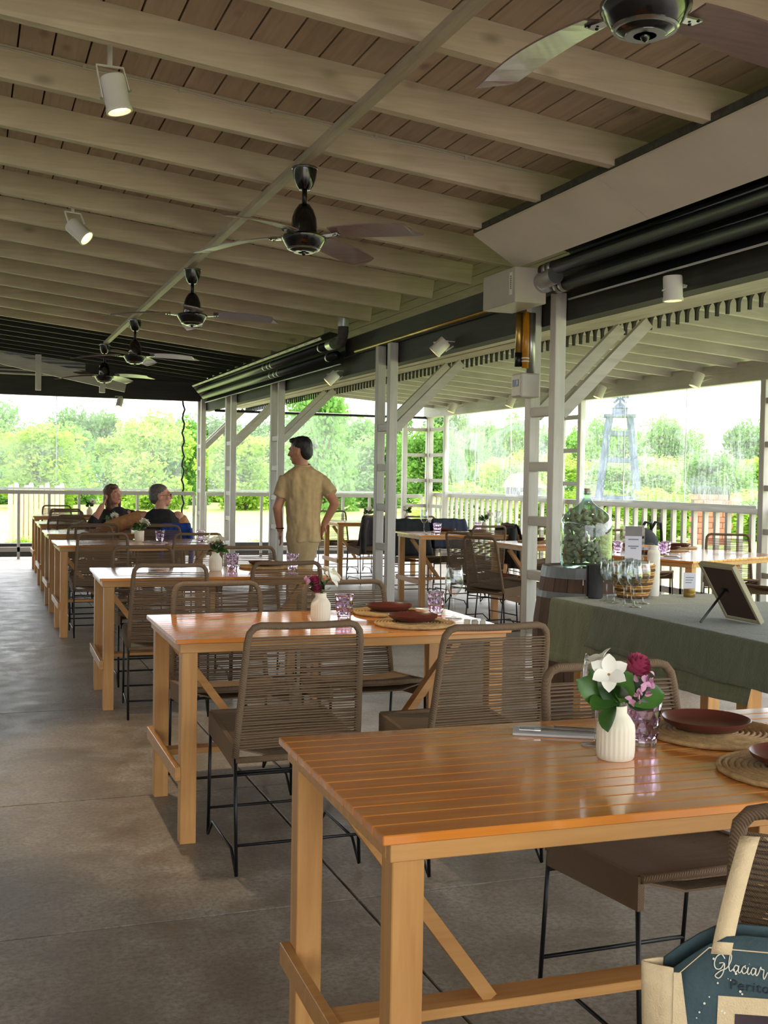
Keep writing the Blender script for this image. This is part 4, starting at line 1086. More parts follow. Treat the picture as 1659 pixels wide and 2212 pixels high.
# tote bag on the nearest chair
plain('tote_teal', S(56,76,80), .8, 0, .15, 30, .3); plain('tote_cream', S(214,190,150), .85, 0, .06, 60, .4); plain('tote_dark', S(62,46,50), .8, 0, .35, 18); plain('tote_ice', S(120,126,140), .8, 0, .4, 26)
plain('ink', S(28,40,48), .8); plain('ink_white', S(226,220,202), .8)
tb = thing('tote_bag', 'teal and cream canvas tote bag lettered in script, hung on the chair', 'bag', (.880, 1.262, .366), radians(-27))
W_, H_, D_ = .36, .385, .11
def panel(f, nx, nz, name, mat, th=.003):
    vs = []; fs = []
    for j in range(nz+1):
        for i in range(nx+1): vs.append(f(i/nx, j/nz))
    for j in range(nz):
        for i in range(nx): q = j*(nx+1)+i; fs.append((q, q+1, q+nx+2, q+nx+1))
    b = MB().add(vs, fs).build(name, MT[mat], tb, smooth=True); md = b.modifiers.new('thick', 'SOLIDIFY'); md.thickness = th; md.offset = -1
    return b
topz = lambda u: H_-.05*max(0, 1-u/.22)**1.4-.012*max(0, (u-.2)/.8)
panel(lambda u, v: (W_*u, 0, topz(u)*v), 16, 8, 'front_panel', 'tote_teal')
panel(lambda u, v: (W_*u-.01*(1-u), D_*(1-.8*v*v)+.006*sin(u*4), (topz(u)+.006)*v), 16, 8, 'back_panel', 'tote_teal')
panel(lambda u, v: (-.012*u-.035*sin(pi*u)*(.5+.5*v), D_*u*(1-.8*v*v), (topz(0)+.006*u)*v), 8, 8, 'gusset', 'tote_cream')
panel(lambda u, v: (W_+.02*sin(pi*u), D_*u*(1-.8*v*v), topz(1)*v), 6, 6, 'gusset', 'tote_cream')
panel(lambda u, v: (W_*u, D_*v, .004), 4, 4, 'base_panel', 'tote_cream')
def flat(pts, name, mat, y): 
    k = len(pts); return MB().add([(a, y, b) for a, b in pts]+[(a, y+.0006, b) for a, b in pts], [tuple(range(k)), tuple(range(k, 2*k))[::-1]]).build(name, MT[mat], tb)
zt_ = H_
rg = lambda a, b, z, n_=9, am=.002: [(a+(b-a)*i/n_, z+am*noise.noise(Vector((i*1.7, z*50, 3)))) for i in range(n_+1)]
flat([(0.0,0.0),(.028,0.0)]+[(.028,.2),(.010,zt_-.055),(0,zt_-.055)], 'print_border', 'tote_cream', -.0010)
flat([(.052,.0),(.34,.0)]+rg(.34,.058,zt_-.082), 'print_frame', 'tote_cream', -.0012)
flat([(.078,.10),(.33,.10)]+rg(.33,.08,zt_-.105), 'print_sky', 'tote_dark', -.0020)
flat([(.078,.02),(.33,.02)]+rg(.33,.078,zt_-.145,14,.012), 'print_ice', 'tote_ice', -.0028)
flat([(0.0,zt_-.062),(.045,zt_-.018),(.36,zt_-.026),(.36,zt_-.0275),(.045,zt_-.0195),(0.0,zt_-.0635)], 'stitching', 'tote_cream', -.0012)
rr_ = random.Random(3)
for k in range(22):
    x, z = rr_.uniform(.03,.10), zt_-rr_.uniform(.03,.13); s_ = rr_.uniform(.0006,.0018)
    flat([(x+s_*cos(a), z+s_*sin(a)) for a in [i*pi/3 for i in range(6)]], 'splash_dot', 'ink_white', -.0016)
def crom(P, n_=6):
    P = [Vector(p) for p in P]; Q = [P[0]]+P+[P[-1]]; out = []
    for i in range(1, len(Q)-2):
        for k in range(n_):
            t = k/n_; a, b, c, d = Q[i-1], Q[i], Q[i+1], Q[i+2]
            out.append(.5*((2*b)+(-a+c)*t+(2*a-5*b+4*c-d)*t*t+(-a+3*b-3*c+d)*t**3))
    return out+[P[-1]]
ST = [[(.85,.72),(.6,.95),(.25,.75),(.1,.35),(.22,.05),(.55,.08),(.78,.4)], [(.45,.40),(.82,.42),(.74,-.15),(.45,-.5),(.18,-.38),(.55,-.05),(1.0,.18),(1.27,.62),(1.32,.95),(1.22,.98),(1.14,.4),(1.24,.02),(1.48,.2)],
      [(1.82,.38),(1.63,.42),(1.5,.2),(1.6,.01),(1.78,.15),(1.86,.42),(1.83,.1),(1.93,.01),(2.10,.2)], [(2.38,.33),(2.22,.43),(2.08,.2),(2.2,.01),(2.42,.12),(2.55,.42),(2.5,.1),(2.6,.01),(2.76,.2)], [(2.60,.62),(2.63,.64)],
      [(3.06,.38),(2.88,.42),(2.75,.2),(2.85,.01),(3.02,.15),(3.1,.42),(3.07,.1),(3.18,.02),(3.34,.3)], [(3.34,.3),(3.42,.55),(3.5,.42),(3.66,.40),(3.62,.05),(3.7,-.12),(3.92,.3)]]
lt = MB(); sc = .0178
for s_ in ST:
    lt.tube([(.050+p.x*sc, -.0022, zt_-.046+p.y*sc*1.25-p.x*sc*.10) for p in crom([(a, b) for a, b in s_])], .00075, 5)
lt.build('script_lettering', MT['ink_white'], tb)
fc = bpy.data.curves.new('txt', 'FONT'); fc.body = 'Perito M'; fc.size = .0185; fc.extrude = .0003; fc.space_character = 1.12
fo = bpy.data.objects.new('txt', fc); col.objects.link(fo)
dg = bpy.context.evaluated_depsgraph_get(); me = bpy.data.meshes.new_from_object(fo.evaluated_get(dg)); bpy.data.objects.remove(fo)
me.materials.clear(); me.materials.append(MT['ink']); mk('typed_lettering', me, None, tb, (.072, -.0018, zt_-.0715), (pi/2, radians(4), 0))
MB().tube([(0,0,0),(0,0,.001)], .0001, 3)
def strap(p0, p1, p2):
    vs = []; fs = []; P = [Vector(p0), Vector(p1), Vector(p2)]; w_ = Vector((.013, 0, 0)); n_ = 12
    for i in range(n_+1):
        t = i/n_; c = (1-t)**2*P[0]+2*t*(1-t)*P[1]+t*t*P[2]; vs += [c-w_, c+w_]
    for i in range(n_): q = 2*i; fs.append((q, q+1, q+3, q+2))
    b = MB().add(vs, fs).build('handle', MT['tote_cream'], tb, smooth=True); md = b.modifiers.new('thick', 'SOLIDIFY'); md.thickness = .003
strap((.060, -.003, H_-.026), (.075, .01, H_+.05), (.105, .055, H_+.115)); strap((.27, -.003, H_-.03), (.24, .01, H_+.05), (.135, .055, H_+.115))
# ------------------------------------------------------------------ people
BENCH = bpy.data.scenes.new('bench')
def remesh(mb, name, mat, parent, vox=.008, smooth=6, disp=0, dscale=.08, seed=0):
    m = mb.mesh(name); o = bpy.data.objects.new('tmp', m); BENCH.collection.objects.link(o)
    r = o.modifiers.new('r', 'REMESH'); r.mode = 'VOXEL'; r.voxel_size = vox
    s = o.modifiers.new('s', 'SMOOTH'); s.iterations = smooth; s.factor = .5
    vl = BENCH.view_layers[0]; vl.update(); me = bpy.data.meshes.new_from_object(o.evaluated_get(vl.depsgraph)); bpy.data.objects.remove(o)
    if disp:
        nn_ = [v.normal.copy() for v in me.vertices]
        for v, vn in zip(me.vertices, nn_):
            q = Vector((v.co.x/dscale, v.co.y/dscale, v.co.z/dscale*.45)); d = noise.noise(q+Vector((seed, 0, 0)))*disp+noise.noise(q*2.3)*disp*.4
            v.co += vn*d
    me.name = name; me.materials.clear(); me.materials.append(mat); me.shade_smooth()
    return mk(name, me, None, parent)
def loft(mb, rings, seg=24):       # (cx,cy,cz,rx,ry)
    vs = []; fs = []
    for (cx, cy, cz, rx, ry) in rings:
        for k in range(seg):
            a = 2*pi*k/seg; c_, s_ = cos(a), sin(a)
            e = .85; vs.append((cx+rx*abs(c_)**e*(1 if c_ > 0 else -1), cy+ry*abs(s_)**e*(1 if s_ > 0 else -1), cz))
    for i in range(len(rings)-1):
        for k in range(seg): l_ = (k+1) % seg; fs.append((i*seg+k, i*seg+l_, (i+1)*seg+l_, (i+1)*seg+k))
    fs += [tuple(range(seg))[::-1], tuple((len(rings)-1)*seg+k for k in range(seg))]
    return mb.add(vs, fs)
def head_frame(f, tilt=0):
    f = Vector(f).normalized(); u = Vector((0,0,1)); s_ = f.cross(u).normalized(); u = s_.cross(f)
    return Matrix((s_, f, u)).transposed()         # local x = head's right, y = forward, z = up
def add_head(mb, c, R, s=1.0):
    c = Vector(c); P = lambda x, y, z: c+R@Vector((x, y, z))*s
    E = lambda p, r: mb.ell(P(*p), tuple(q*s for q in r), R, 16, 12)
    E((0,-.012,.035),(.074,.094,.082)); E((0,.012,-.01),(.066,.078,.09)); E((0,.035,-.062),(.047,.048,.042)); E((0,.062,-.088),(.022,.020,.018))
    E((0,.082,.028),(.048,.016,.016))                                  # brow
    for q in (-1, 1): E((q*.036,.066,-.018),(.022,.022,.02)); E((q*.076,-.006,-.008),(.010,.020,.032)); E((q*.08,-.008,-.008),(.006,.016,.026))
    mb.cap(P(0,.088,.018), P(0,.108,-.022), .008*s, .013*s, 10); 
    for q in (-1, 1): E((q*.010,.098,-.026),(.008,.010,.008))
    E((0,.085,-.05),(.024,.012,.007)); E((0,.083,-.062),(.021,.012,.008))
    return P
def add_hand(mb, w, d, nrm, s=1.0, curl=.5, thumb=1):
    w = Vector(w); d = Vector(d).normalized(); nrm = Vector(nrm); nrm = (nrm-d*nrm.dot(d)).normalized(); sd = d.cross(nrm)
    R = Matrix((sd, d, nrm)).transposed()
    mb.ell(w+d*.045*s, (.04*s,.05*s,.016*s), R, 12, 8)
    for k, (o, L) in enumerate(((-.029,.066),(-.010,.078),(.010,.074),(.028,.058))):
        p = w+d*.083*s+sd*o*s; dd = d.copy(); r = .0085*s
        for j in range(3):
            q = p+dd*L*s*(.45 if j == 0 else .3); mb.cap(p, q, r, r*.92, 8); p = q; r *= .92
            dd = (dd*cos(curl)-nrm*sin(curl)).normalized()
    p = w+d*.028*s-sd*.034*s*thumb; q = p+(d*.6-sd*.8*thumb)*.035*s; mb.cap(p, q, .011*s, .010*s, 8); mb.cap(q, q+(d*.9-sd*.2*thumb)*.03*s, .0095*s, .008*s, 8)
def skinmat(name, c):
    m, n, l, p = base(name); v = coords(n, l, (1,1,1), False); f = noise_(n, l, v, 18, 3)
    l.new(ramp(n, l, f, [(.3, tuple(x*.88 for x in c[:3])+(1,)), (.7, tuple(min(1,x*1.08) for x in c[:3])+(1,))]), p.inputs['Base Color'])
    p.inputs['Roughness'].default_value = .5; p.inputs['Subsurface Weight'].default_value = .08; p.inputs['Subsurface Radius'].default_value = (.01,.004,.002)
skinmat('skin_tan', S(178,124,96)); skinmat('skin_fair', S(200,142,118))
plain('hair_black', S(20,17,16), .45, 0, .3, 60, .5); plain('hair_brown', S(88,62,44), .5, 0, .3, 60, .5); plain('hair_grey', S(92,88,84), .55, 0, .35, 60, .5)
plain('khaki', S(176,152,112), .85, 0, .08, 20, .3); plain('khaki_trouser', S(168,146,110), .85, 0, .08, 20, .3)
plain('tan_knit', S(176,124,78), .85, 0, .12, 40, .4); plain('jean_blue', S(40,52,84), .85); plain('shoe', S(40,34,30), .5)
plain('eye_white', S(230,226,220), .25); plain('eye_dark', S(30,22,18), .2); plain('lens_frame', S(60,30,24), .3)

def person(label, loc, rotz): return thing('person', label, 'person', loc, rotz)
# --- waiter: local x = his right, y = the way he faces (away), z up
wt = person('man in khaki polo shirt walking away, hand in pocket, looking sideways', (2.70, 9.40, 0), -math.atan2(2.7, 9.4))
b = MB(); F = head_frame((-.90,.42,-.06)); hc = (-.035,.0,1.545)
add_head(b, hc, F, 1.0)
b.cap((-.005,-.005,1.36),(-.025,-.005,1.50),.056,.052)
loft(b, [(0,0,.82,.13,.09),(0,0,.95,.13,.095),(0,0,1.10,.14,.10),(0,0,1.25,.15,.10),(0,0,1.32,.14,.085),(0,0,1.39,.07,.06)])
for sx, el, wr in ((-1,(-.222,-.02,1.065),(-.200,.06,.875)), (1,(.272,-.055,1.11),(.180,-.02,.93))):
    b.cap((sx*.142,-.002,1.29), el, .048, .041); b.cap(el, wr, .042, .029)
add_hand(b, (-.200,.06,.875), (.12,.25,-1), (1,-.2,0), .95, .35, -1)
add_hand(b, (.180,-.02,.93), (-.28,.12,-1), (-1,-.6,.2), .95, .75, 1)
for sx, kn, an in ((-1,(-.035,.16,.47),(-.03,.10,.09)), (1,(.005,.0,.46),(.02,-.22,.11))):
    b.cap((sx*.045,0,.80), kn, .07, .056); b.cap(kn, an, .058, .04); b.cap(an, (an[0],an[1]+.13,.045), .04, .032)
remesh(b, 'body', MT['skin_tan'], wt, .0075, 4)
h_ = MB(); P = lambda x, y, z: Vector(hc)+F@Vector((x,y,z))
h_.ell(P(0,-.022,.055),(.079,.094,.080),F,18,12); h_.ell(P(0,-.060,.01),(.070,.055,.085),F,18,12); h_.ell(P(0,.045,.098),(.058,.050,.026),F,14,10); h_.ell(P(0,-.02,.105),(.066,.075,.028),F,14,10)
remesh(h_, 'hair', MT['hair_black'], wt, .007, 3, .004, .02)
s_ = MB(); loft(s_, [(.012,0,.775,.152,.116),(.01,0,.80,.154,.118),(.004,0,.90,.150,.12),(0,0,1.0,.148,.118),(0,0,1.12,.156,.122),(0,0,1.22,.168,.125),(0,0,1.31,.178,.114),(0,0,1.352,.168,.098),(0,0,1.385,.125,.088),(-.005,0,1.405,.09,.078),(-.01,0,1.425,.066,.064)])
for sx, e in ((-1,(-.205,-.012,1.155)),(1,(.238,-.04,1.185))):
    s_.tube([(sx*.10,0,1.305),(sx*.155,-.002,1.292),tuple(Vector((sx*.158,-.002,1.29)).lerp(Vector(e),.5)),e], [.055,.066,.063,.062], 18)
remesh(s_, 'polo_shirt', MT['khaki'], wt, .008, 4, .011, .06, 3)
MB().tube([((.062*cos(a))-.012, .062*sin(a)-.004, 1.43+.012*sin(a)) for a in [2*pi*k/20 for k in range(20)]], .011, 8, True).build('collar', MT['khaki'], wt, smooth=True)
t_ = MB(); loft(t_, [(-.012,0,.60,.088,.098),(-.006,0,.68,.116,.108),(0,0,.76,.142,.114),(0,0,.86,.145,.11)])
for sx, kn, an in ((-1,(-.035,.16,.47),(-.03,.10,.10)), (1,(.005,.0,.46),(.02,-.22,.12))):
    t_.tube([(sx*.05,0,.78),(sx*.036,.02,.68),tuple(Vector((sx*.036,.02,.68)).lerp(Vector(kn),.55)),kn,tuple(Vector(kn).lerp(Vector(an),.5)),an], [.084,.08,.072,.066,.063,.062], 18)
remesh(t_, 'trousers', MT['khaki_trouser'], wt, .009, 5, .005, .07, 6)
for (x, y, z) in ((-.03,.14,.0),(.02,-.17,.015)):
    MB().ell((x,y,z+.045),(.045,.13,.045),seg=16,rings=10).build('shoe', MT['shoe'], wt, smooth=True)
MB().tube([tuple(Vector((-.200,.06,.885))+Vector((.033*cos(a),.033*sin(a),0))) for a in [2*pi*k/16 for k in range(16)]], .006, 6, True).build('wristwatch', MT['black_metal'], wt)

# --- seated man (view frame: x right in his table's direction, y away, z up)
def eyes(t, P, R, s=1.0):
    for q in (-1, 1):
        e = MB().ell(P(q*.031,.083,.008), (.012*s,.010*s,.008*s), R, 10, 8).build('eye', MT['eye_white'], t, smooth=True)
        MB().ell(P(q*.031,.0915,.008), (.005*s,.003*s,.005*s), R, 8, 6).build('iris', MT['eye_dark'], e, smooth=True)
        MB().cap(P(q*.018,.094,.028), P(q*.046,.084,.030), .0035*s, .003*s, 6).build('eyebrow', MT['hair_brown'], t, smooth=True)
mn_ = person('seated man in dark vest and tan sleeves, arm stretched along the chairs, looking aside', (1.78, 11.27, 0), -math.atan2(1.78, 11.27))
b = MB(); F = head_frame((.93,-.10,.10)); hc = (.0,-.06,1.115); P = add_head(b, hc, F, .98)
b.cap((-.01,-.085,.95),(.0,-.075,1.06),.056,.054)
loft(b, [(0,-.03,.46,.15,.11),(0,-.06,.65,.155,.11),(0,-.09,.82,.175,.115),(0,-.095,.92,.17,.10),(0,-.09,.98,.075,.06)])
b.cap((-.165,-.09,.915),(-.40,-.02,.845),.06,.05); b.cap((-.40,-.02,.845),(-.56,.10,.80),.048,.034); add_hand(b, (-.56,.10,.80), (-.8,.5,-.3), (0,0,-1), 1, .5, 1)
b.cap((.165,-.09,.915),(.255,.0,.72),.06,.05); b.cap((.255,.0,.72),(.20,.22,.76),.045,.034); add_hand(b, (.20,.22,.76), (-.3,1,0), (0,0,1), 1, .3, -1)
for sx in (-1, 1):
    b.cap((sx*.09,-.02,.51),(sx*.12,.40,.50),.085,.062); b.cap((sx*.12,.40,.50),(sx*.12,.42,.09),.058,.042); b.cap((sx*.12,.42,.07),(sx*.13,.54,.045),.042,.034)
remesh(b, 'body', MT['skin_fair'], mn_, .008, 4)
h_ = MB(); Q = lambda x, y, z: Vector(hc)+F@Vector((x,y,z))
h_.ell(Q(0,-.022,.055),(.077,.094,.073),F,18,12); h_.ell(Q(0,-.055,.0),(.073,.062,.075),F,18,12); h_.ell(Q(0,-.03,.02),(.0775,.05,.05),F,14,10)
remesh(h_, 'hair', MT['hair_grey'], mn_, .008, 3, .004, .02)
eyes(mn_, P, F, .98)
gls = MB()
for q in (-1, 1):
    gls.tube([P(q*.032+.021*cos(a),.101,.004+.017*sin(a)) for a in [2*pi*k/14 for k in range(14)]], .0022, 5, True); gls.tube([P(q*.054,.098,.008),P(q*.078,.02,.008),P(q*.080,-.01,.002)], .0022, 5)
gls.tube([P(-.011,.104,.006),P(.011,.104,.006)], .0022, 5); gls.build('glasses', MT['lens_frame'], mn_)
s_ = MB(); loft(s_, [(0,-.03,.47,.175,.13),(0,-.06,.62,.175,.13),(0,-.085,.78,.188,.135),(0,-.095,.90,.185,.125),(0,-.09,.955,.14,.10),(0,-.088,.995,.078,.072)])
remesh(s_, 'vest', MT['black_cloth'], mn_, .009, 5, .007, .06, 2)
s_ = MB(); s_.tube([(-.13,-.09,.905),(-.20,-.08,.905),(-.31,-.045,.87),(-.42,-.01,.835),(-.47,.03,.82)], [.055,.075,.068,.066,.058], 16); s_.tube([(-.43,-.005,.832),(-.49,.05,.815),(-.55,.09,.80)], [.064,.052,.042], 14)
remesh(s_, 'sleeve', MT['tan_knit'], mn_, .009, 4, .006, .045, 5)
s_ = MB(); s_.tube([(.13,-.09,.905),(.19,-.075,.88),(.235,-.04,.79),(.262,.0,.715),(.24,.10,.735),(.21,.19,.755)], [.055,.078,.068,.064,.052,.042], 16)
remesh(s_, 'sleeve', MT['tan_knit'], mn_, .009, 4, .006, .045, 7)
s_ = MB(); loft(s_, [(0,-.03,.44,.16,.13),(0,-.03,.56,.165,.13)])
for sx in (-1, 1): s_.tube([(sx*.08,-.02,.515),(sx*.11,.25,.52),(sx*.122,.42,.49),(sx*.122,.435,.3),(sx*.122,.425,.10)], [.095,.09,.078,.066,.06], 16)
remesh(s_, 'trousers', MT['jean_blue'], mn_, .010, 4, .004, .07, 1)
for sx in (-1, 1): MB().ell((sx*.128,.48,.04),(.045,.12,.042),seg=16,rings=10).build('shoe', MT['shoe'], mn_, smooth=True)
jk = jacket(1.93, 11.26, radians(-9), 'blue_cloth', 'royal blue jacket hung behind the seated man', .17, 15); jk.scale = (.62, 1, 1)

# --- seated woman, facing the camera side
wm = person('seated woman in black with brown hair, head propped on her fist', (1.46, 12.28, 0), pi-math.atan2(1.46, 12.28))
b = MB(); F = head_frame((-.62,.70,.16)); hc = (.02,.03,1.10); P = add_head(b, hc, F, .95)   # local y = towards the camera, local x = her right (image left)... mirrored by the half turn
b.cap((.0,-.02,.93),(.015,.005,1.04),.048,.046)
loft(b, [(0,.0,.46,.15,.11),(0,-.01,.65,.135,.10),(0,-.02,.80,.155,.11),(0,-.03,.91,.15,.09),(0,-.025,.965,.065,.055)])
b.cap((.145,-.02,.895),(.245,.13,.775),.052,.044); b.cap((.245,.13,.775),(.135,.12,.985),.041,.031); add_hand(b, (.135,.12,.985), (-.45,-.15,.8), (-1,.1,-.4), .9, .9, 1)
b.cap((-.145,-.02,.895),(-.25,-.06,.86),.052,.044); b.cap((-.25,-.06,.86),(-.36,.10,.77),.041,.03); add_hand(b, (-.36,.10,.77), (-.4,1,-.1), (0,0,1), .9, .4, -1)
for sx in (-1, 1):
    b.cap((sx*.085,.02,.51),(sx*.10,.42,.50),.08,.058); b.cap((sx*.10,.42,.50),(sx*.10,.43,.09),.055,.04); b.cap((sx*.10,.43,.07),(sx*.10,.54,.045),.04,.03)
remesh(b, 'body', MT['skin_fair'], wm, .008, 4)
h_ = MB(); Q = lambda x, y, z: Vector(hc)+F@Vector((x,y,z))
h_.ell(Q(0,-.025,.045),(.083,.094,.082),F,18,12); h_.ell(Q(0,-.055,-.04),(.082,.06,.10),F,18,12); h_.ell(Q(.066,-.01,-.05),(.022,.045,.09),F,14,10); h_.ell(Q(-.066,-.01,-.05),(.022,.045,.09),F,14,10); h_.ell(Q(0,-.05,-.12),(.075,.05,.05),F,14,10); h_.ell(Q(.03,.055,.085),(.05,.035,.028),F,14,10)
remesh(h_, 'hair', MT['hair_brown'], wm, .008, 3, .004, .02)
eyes(wm, P, F, .95)
MB().ell(P(0,.094,-.056),(.019,.006,.006),F,10,6).build('lips', MT['petal_pink'], wm, smooth=True)
s_ = MB(); loft(s_, [(0,.0,.45,.165,.125),(0,-.01,.62,.15,.115),(0,-.02,.80,.168,.122),(0,-.03,.90,.165,.11),(0,-.028,.95,.11,.085),(0,-.02,.985,.062,.056)])
s_.tube([(.11,-.02,.89),(.17,.01,.87),(.225,.09,.80),(.25,.135,.775),(.225,.135,.83),(.20,.13,.87)], [.05,.068,.06,.054,.048,.042], 16)
s_.tube([(-.11,-.02,.89),(-.17,-.03,.885),(-.255,-.06,.855),(-.31,.02,.81),(-.345,.08,.78)], [.05,.068,.056,.048,.04], 16)
remesh(s_, 'black_top', MT['black_cloth'], wm, .009, 5, .006, .06, 9)
s_ = MB(); loft(s_, [(0,0,.44,.155,.12),(0,0,.55,.16,.12)])
for sx in (-1, 1): s_.tube([(sx*.08,.0,.51),(sx*.095,.25,.515),(sx*.10,.43,.49),(sx*.10,.44,.3),(sx*.10,.43,.10)], [.09,.085,.07,.06,.055], 16)
remesh(s_, 'trousers', MT['charcoal_cloth'], wm, .010, 4, .004, .07, 1)
for sx in (-1, 1): MB().ell((sx*.10,.48,.035),(.04,.11,.037),seg=16,rings=10).build('shoe', MT['shoe'], wm, smooth=True)

bpy.data.scenes.remove(BENCH)
# ------------------------------------------------------------------ outdoors
m, n, l, p = base('lawn'); ge = n.new('ShaderNodeNewGeometry')
a = noise_(n, l, ge.outputs['Position'], .35, 5, .6); b = noise_(n, l, ge.outputs['Position'], 9, 4, .7)
c = ramp(n, l, a, [(.3, S(150,172,84)), (.7, S(190,206,112))]); c = mixc(n, l, ramp(n, l, b, [(.4,(0,0,0,1)),(.7,(.5,.5,.5,1))]), c, S(98,130,48))
# unseen gravel added west and south of the deck to cut green bounce, lawn elsewhere
sx = n.new('ShaderNodeSeparateXYZ'); l.new(ge.outputs['Position'], sx.inputs[0])
def gt(sock, v):
    q = n.new('ShaderNodeMath'); q.operation = 'GREATER_THAN'; q.inputs[1].default_value = v; l.new(sock, q.inputs[0]); return q.outputs[0]
mxx = n.new('ShaderNodeMath'); mxx.operation = 'MAXIMUM'; l.new(gt(sx.outputs[0], 9.0), mxx.inputs[0]); l.new(gt(sx.outputs[1], 20.5), mxx.inputs[1])
c = mixc(n, l, mxx.outputs[0], ramp(n, l, b, [(.3, S(168,152,132)), (.7, S(200,186,166))]), c)
l.new(c, p.inputs['Base Color']); p.inputs['Roughness'].default_value = .9; bump(n, l, p, b, .6, .05)
gr = MB(); nn = 60; vs = []; fs = []
for j in range(nn+1):
    for i in range(nn+1):
        x = -110+260*i/nn; y = -80+260*j/nn; vs.append((x, y, -.42+.10*noise.noise(Vector((x*.05, y*.05, 0)))))
for j in range(nn):
    for i in range(nn): q = j*(nn+1)+i; fs.append((q, q+1, q+nn+2, q+nn+1))
tag(gr.add(vs, fs).build('ground', MT['lawn'], smooth=True), 'bright green lawn around the pavilion', None, None, 'structure')
tag(MB().box(-8, 7.4, 19.2, 19.5, -.5, .17).build('trim_14', MT['dark_timber']), 'low dark kerb outside the far railing', None, None, 'structure')

def foliage(name, c1, c2):
    m, n, l, p = base(name); v = coords(n, l, (1,1,1)); f = noise_(n, l, v, 1.4, 4, .7)
    l.new(ramp(n, l, f, [(.3, c1), (.7, c2)]), p.inputs['Base Color']); p.inputs['Roughness'].default_value = .7
    p.inputs['Transmission Weight'].default_value = 0
    tl = n.new('ShaderNodeBsdfTranslucent'); l.new(ramp(n, l, f, [(.3, c1), (.7, c2)]), tl.inputs[0])
    mx = n.new('ShaderNodeMixShader'); mx.inputs[0].default_value = .4; l.new(p.outputs[0], mx.inputs[1]); l.new(tl.outputs[0], mx.inputs[2]); l.new(mx.outputs[0], n['Material Output'].inputs['Surface'])
foliage('leaf_spring', S(132,170,58), S(182,208,90)); foliage('leaf_mid', S(98,146,66), S(142,182,92)); foliage('leaf_deep', S(84,124,62), S(124,160,86)); foliage('leaf_lavender', S(104,124,104), S(140,156,134)); foliage('leaf_shrub', S(106,150,54), S(178,206,78))
plain('bark', S(96,84,72), .9, 0, .2, 6, .5)
def crown(seed, n_, shape):
    rnd = random.Random(seed); mb = MB(); cl = []
    for k in range(26):
        z = rnd.random(); r = shape(z)*sqrt(rnd.random())*.85; a = rnd.uniform(0, 6.28); cl.append((Vector((r*cos(a), r*sin(a), z)), rnd.uniform(.16,.30)))
    vs = []; fs = []
    for k in range(n_):
        c, r = rnd.choice(cl); d = Vector((rnd.gauss(0,1), rnd.gauss(0,1), rnd.gauss(0,.55))).normalized()*r*rnd.random()**.4
        p_ = c+d; p_.z = max(.02, p_.z); u = Vector((rnd.gauss(0,1), rnd.gauss(0,1), rnd.gauss(0,.6))).normalized(); w_ = u.orthogonal().normalized(); s_ = rnd.uniform(.018,.042)
        q = len(vs); vs += [p_-u*s_, p_+w_*s_*.6, p_+u*s_, p_-w_*s_*.6]; fs.append((q, q+1, q+2, q+3))
    return MB().add(vs, fs).mesh('crown')
dome = lambda z: .5*sqrt(max(0, 1-(z*1.9-.9)**2*.8))
spire = lambda z: .42*(1-z)**.8+.05
CR = [crown(1, 8500, dome), crown(2, 8500, dome), crown(3, 8500, lambda z: .5*sqrt(max(0,1-(2*z-1)**2))), crown(4, 4200, spire)]
TK = MB().tube([(0,0,-.05),(.02,0,.3),(-.01,.02,.6),(.0,0,.85)], [.035,.028,.02,.01], 7)
for a in (0.5, 2.6, 4.4): TK.tube([(.01,.01,.35),(.12*cos(a),.12*sin(a),.58),(.2*cos(a),.2*sin(a),.72)], [.014,.01,.005], 5)
TK = TK.mesh('trunk', True); TK.materials.append(MT['bark'])
CM = {}
def tree(x, y, h, wd, kind, mat, label, group):
    t = thing('tree', label, 'tree', (x, y, -.45), random.uniform(0, 6.28), group); t.scale = (wd, wd, h)
    key = (kind, mat)
    if key not in CM:
        m_ = CR[kind].copy(); m_.materials.append(MT[mat]); CM[key] = m_
    mk('crown', CM[key], None, t, (0,0,.0)); mk('trunk', TK, None, t); return t
rnd = random.Random(17)
for k in range(30):        # back row
    a = radians(-6+52*k/29+rnd.uniform(-.6,.6)); d = (80, 91)[k % 2]+rnd.uniform(-.5,.5)
    h = rnd.uniform(4.8, 5.9)+(1.8 if 14 < math.degrees(a) < 19 else 0)
    tree(d*sin(a), d*cos(a), h, rnd.uniform(3.7,4.2), rnd.choice((0,1,2)), 'leaf_deep' if rnd.random() < .45 else 'leaf_mid', 'tall dense green tree in the rear of the distant tree belt', 'trees at the back of the tree belt')
for k in range(34):        # front row
    a = radians(-6+52*k/33+rnd.uniform(-.5,.5)); d = (56, 63.5, 71)[k % 3]+rnd.uniform(-.4,.4); dg_ = math.degrees(a)
    h = rnd.uniform(3.4, 4.3) if dg_ < 24 else rnd.uniform(2.4, 3.2)
    tree(d*sin(a), d*cos(a), h, rnd.uniform(3.6,4.1), rnd.choice((0,1,2)), 'leaf_spring' if rnd.random() < .6 else 'leaf_mid', 'bright green bushy tree in the front of the distant tree belt', 'trees at the front of the tree belt')
SHR = []
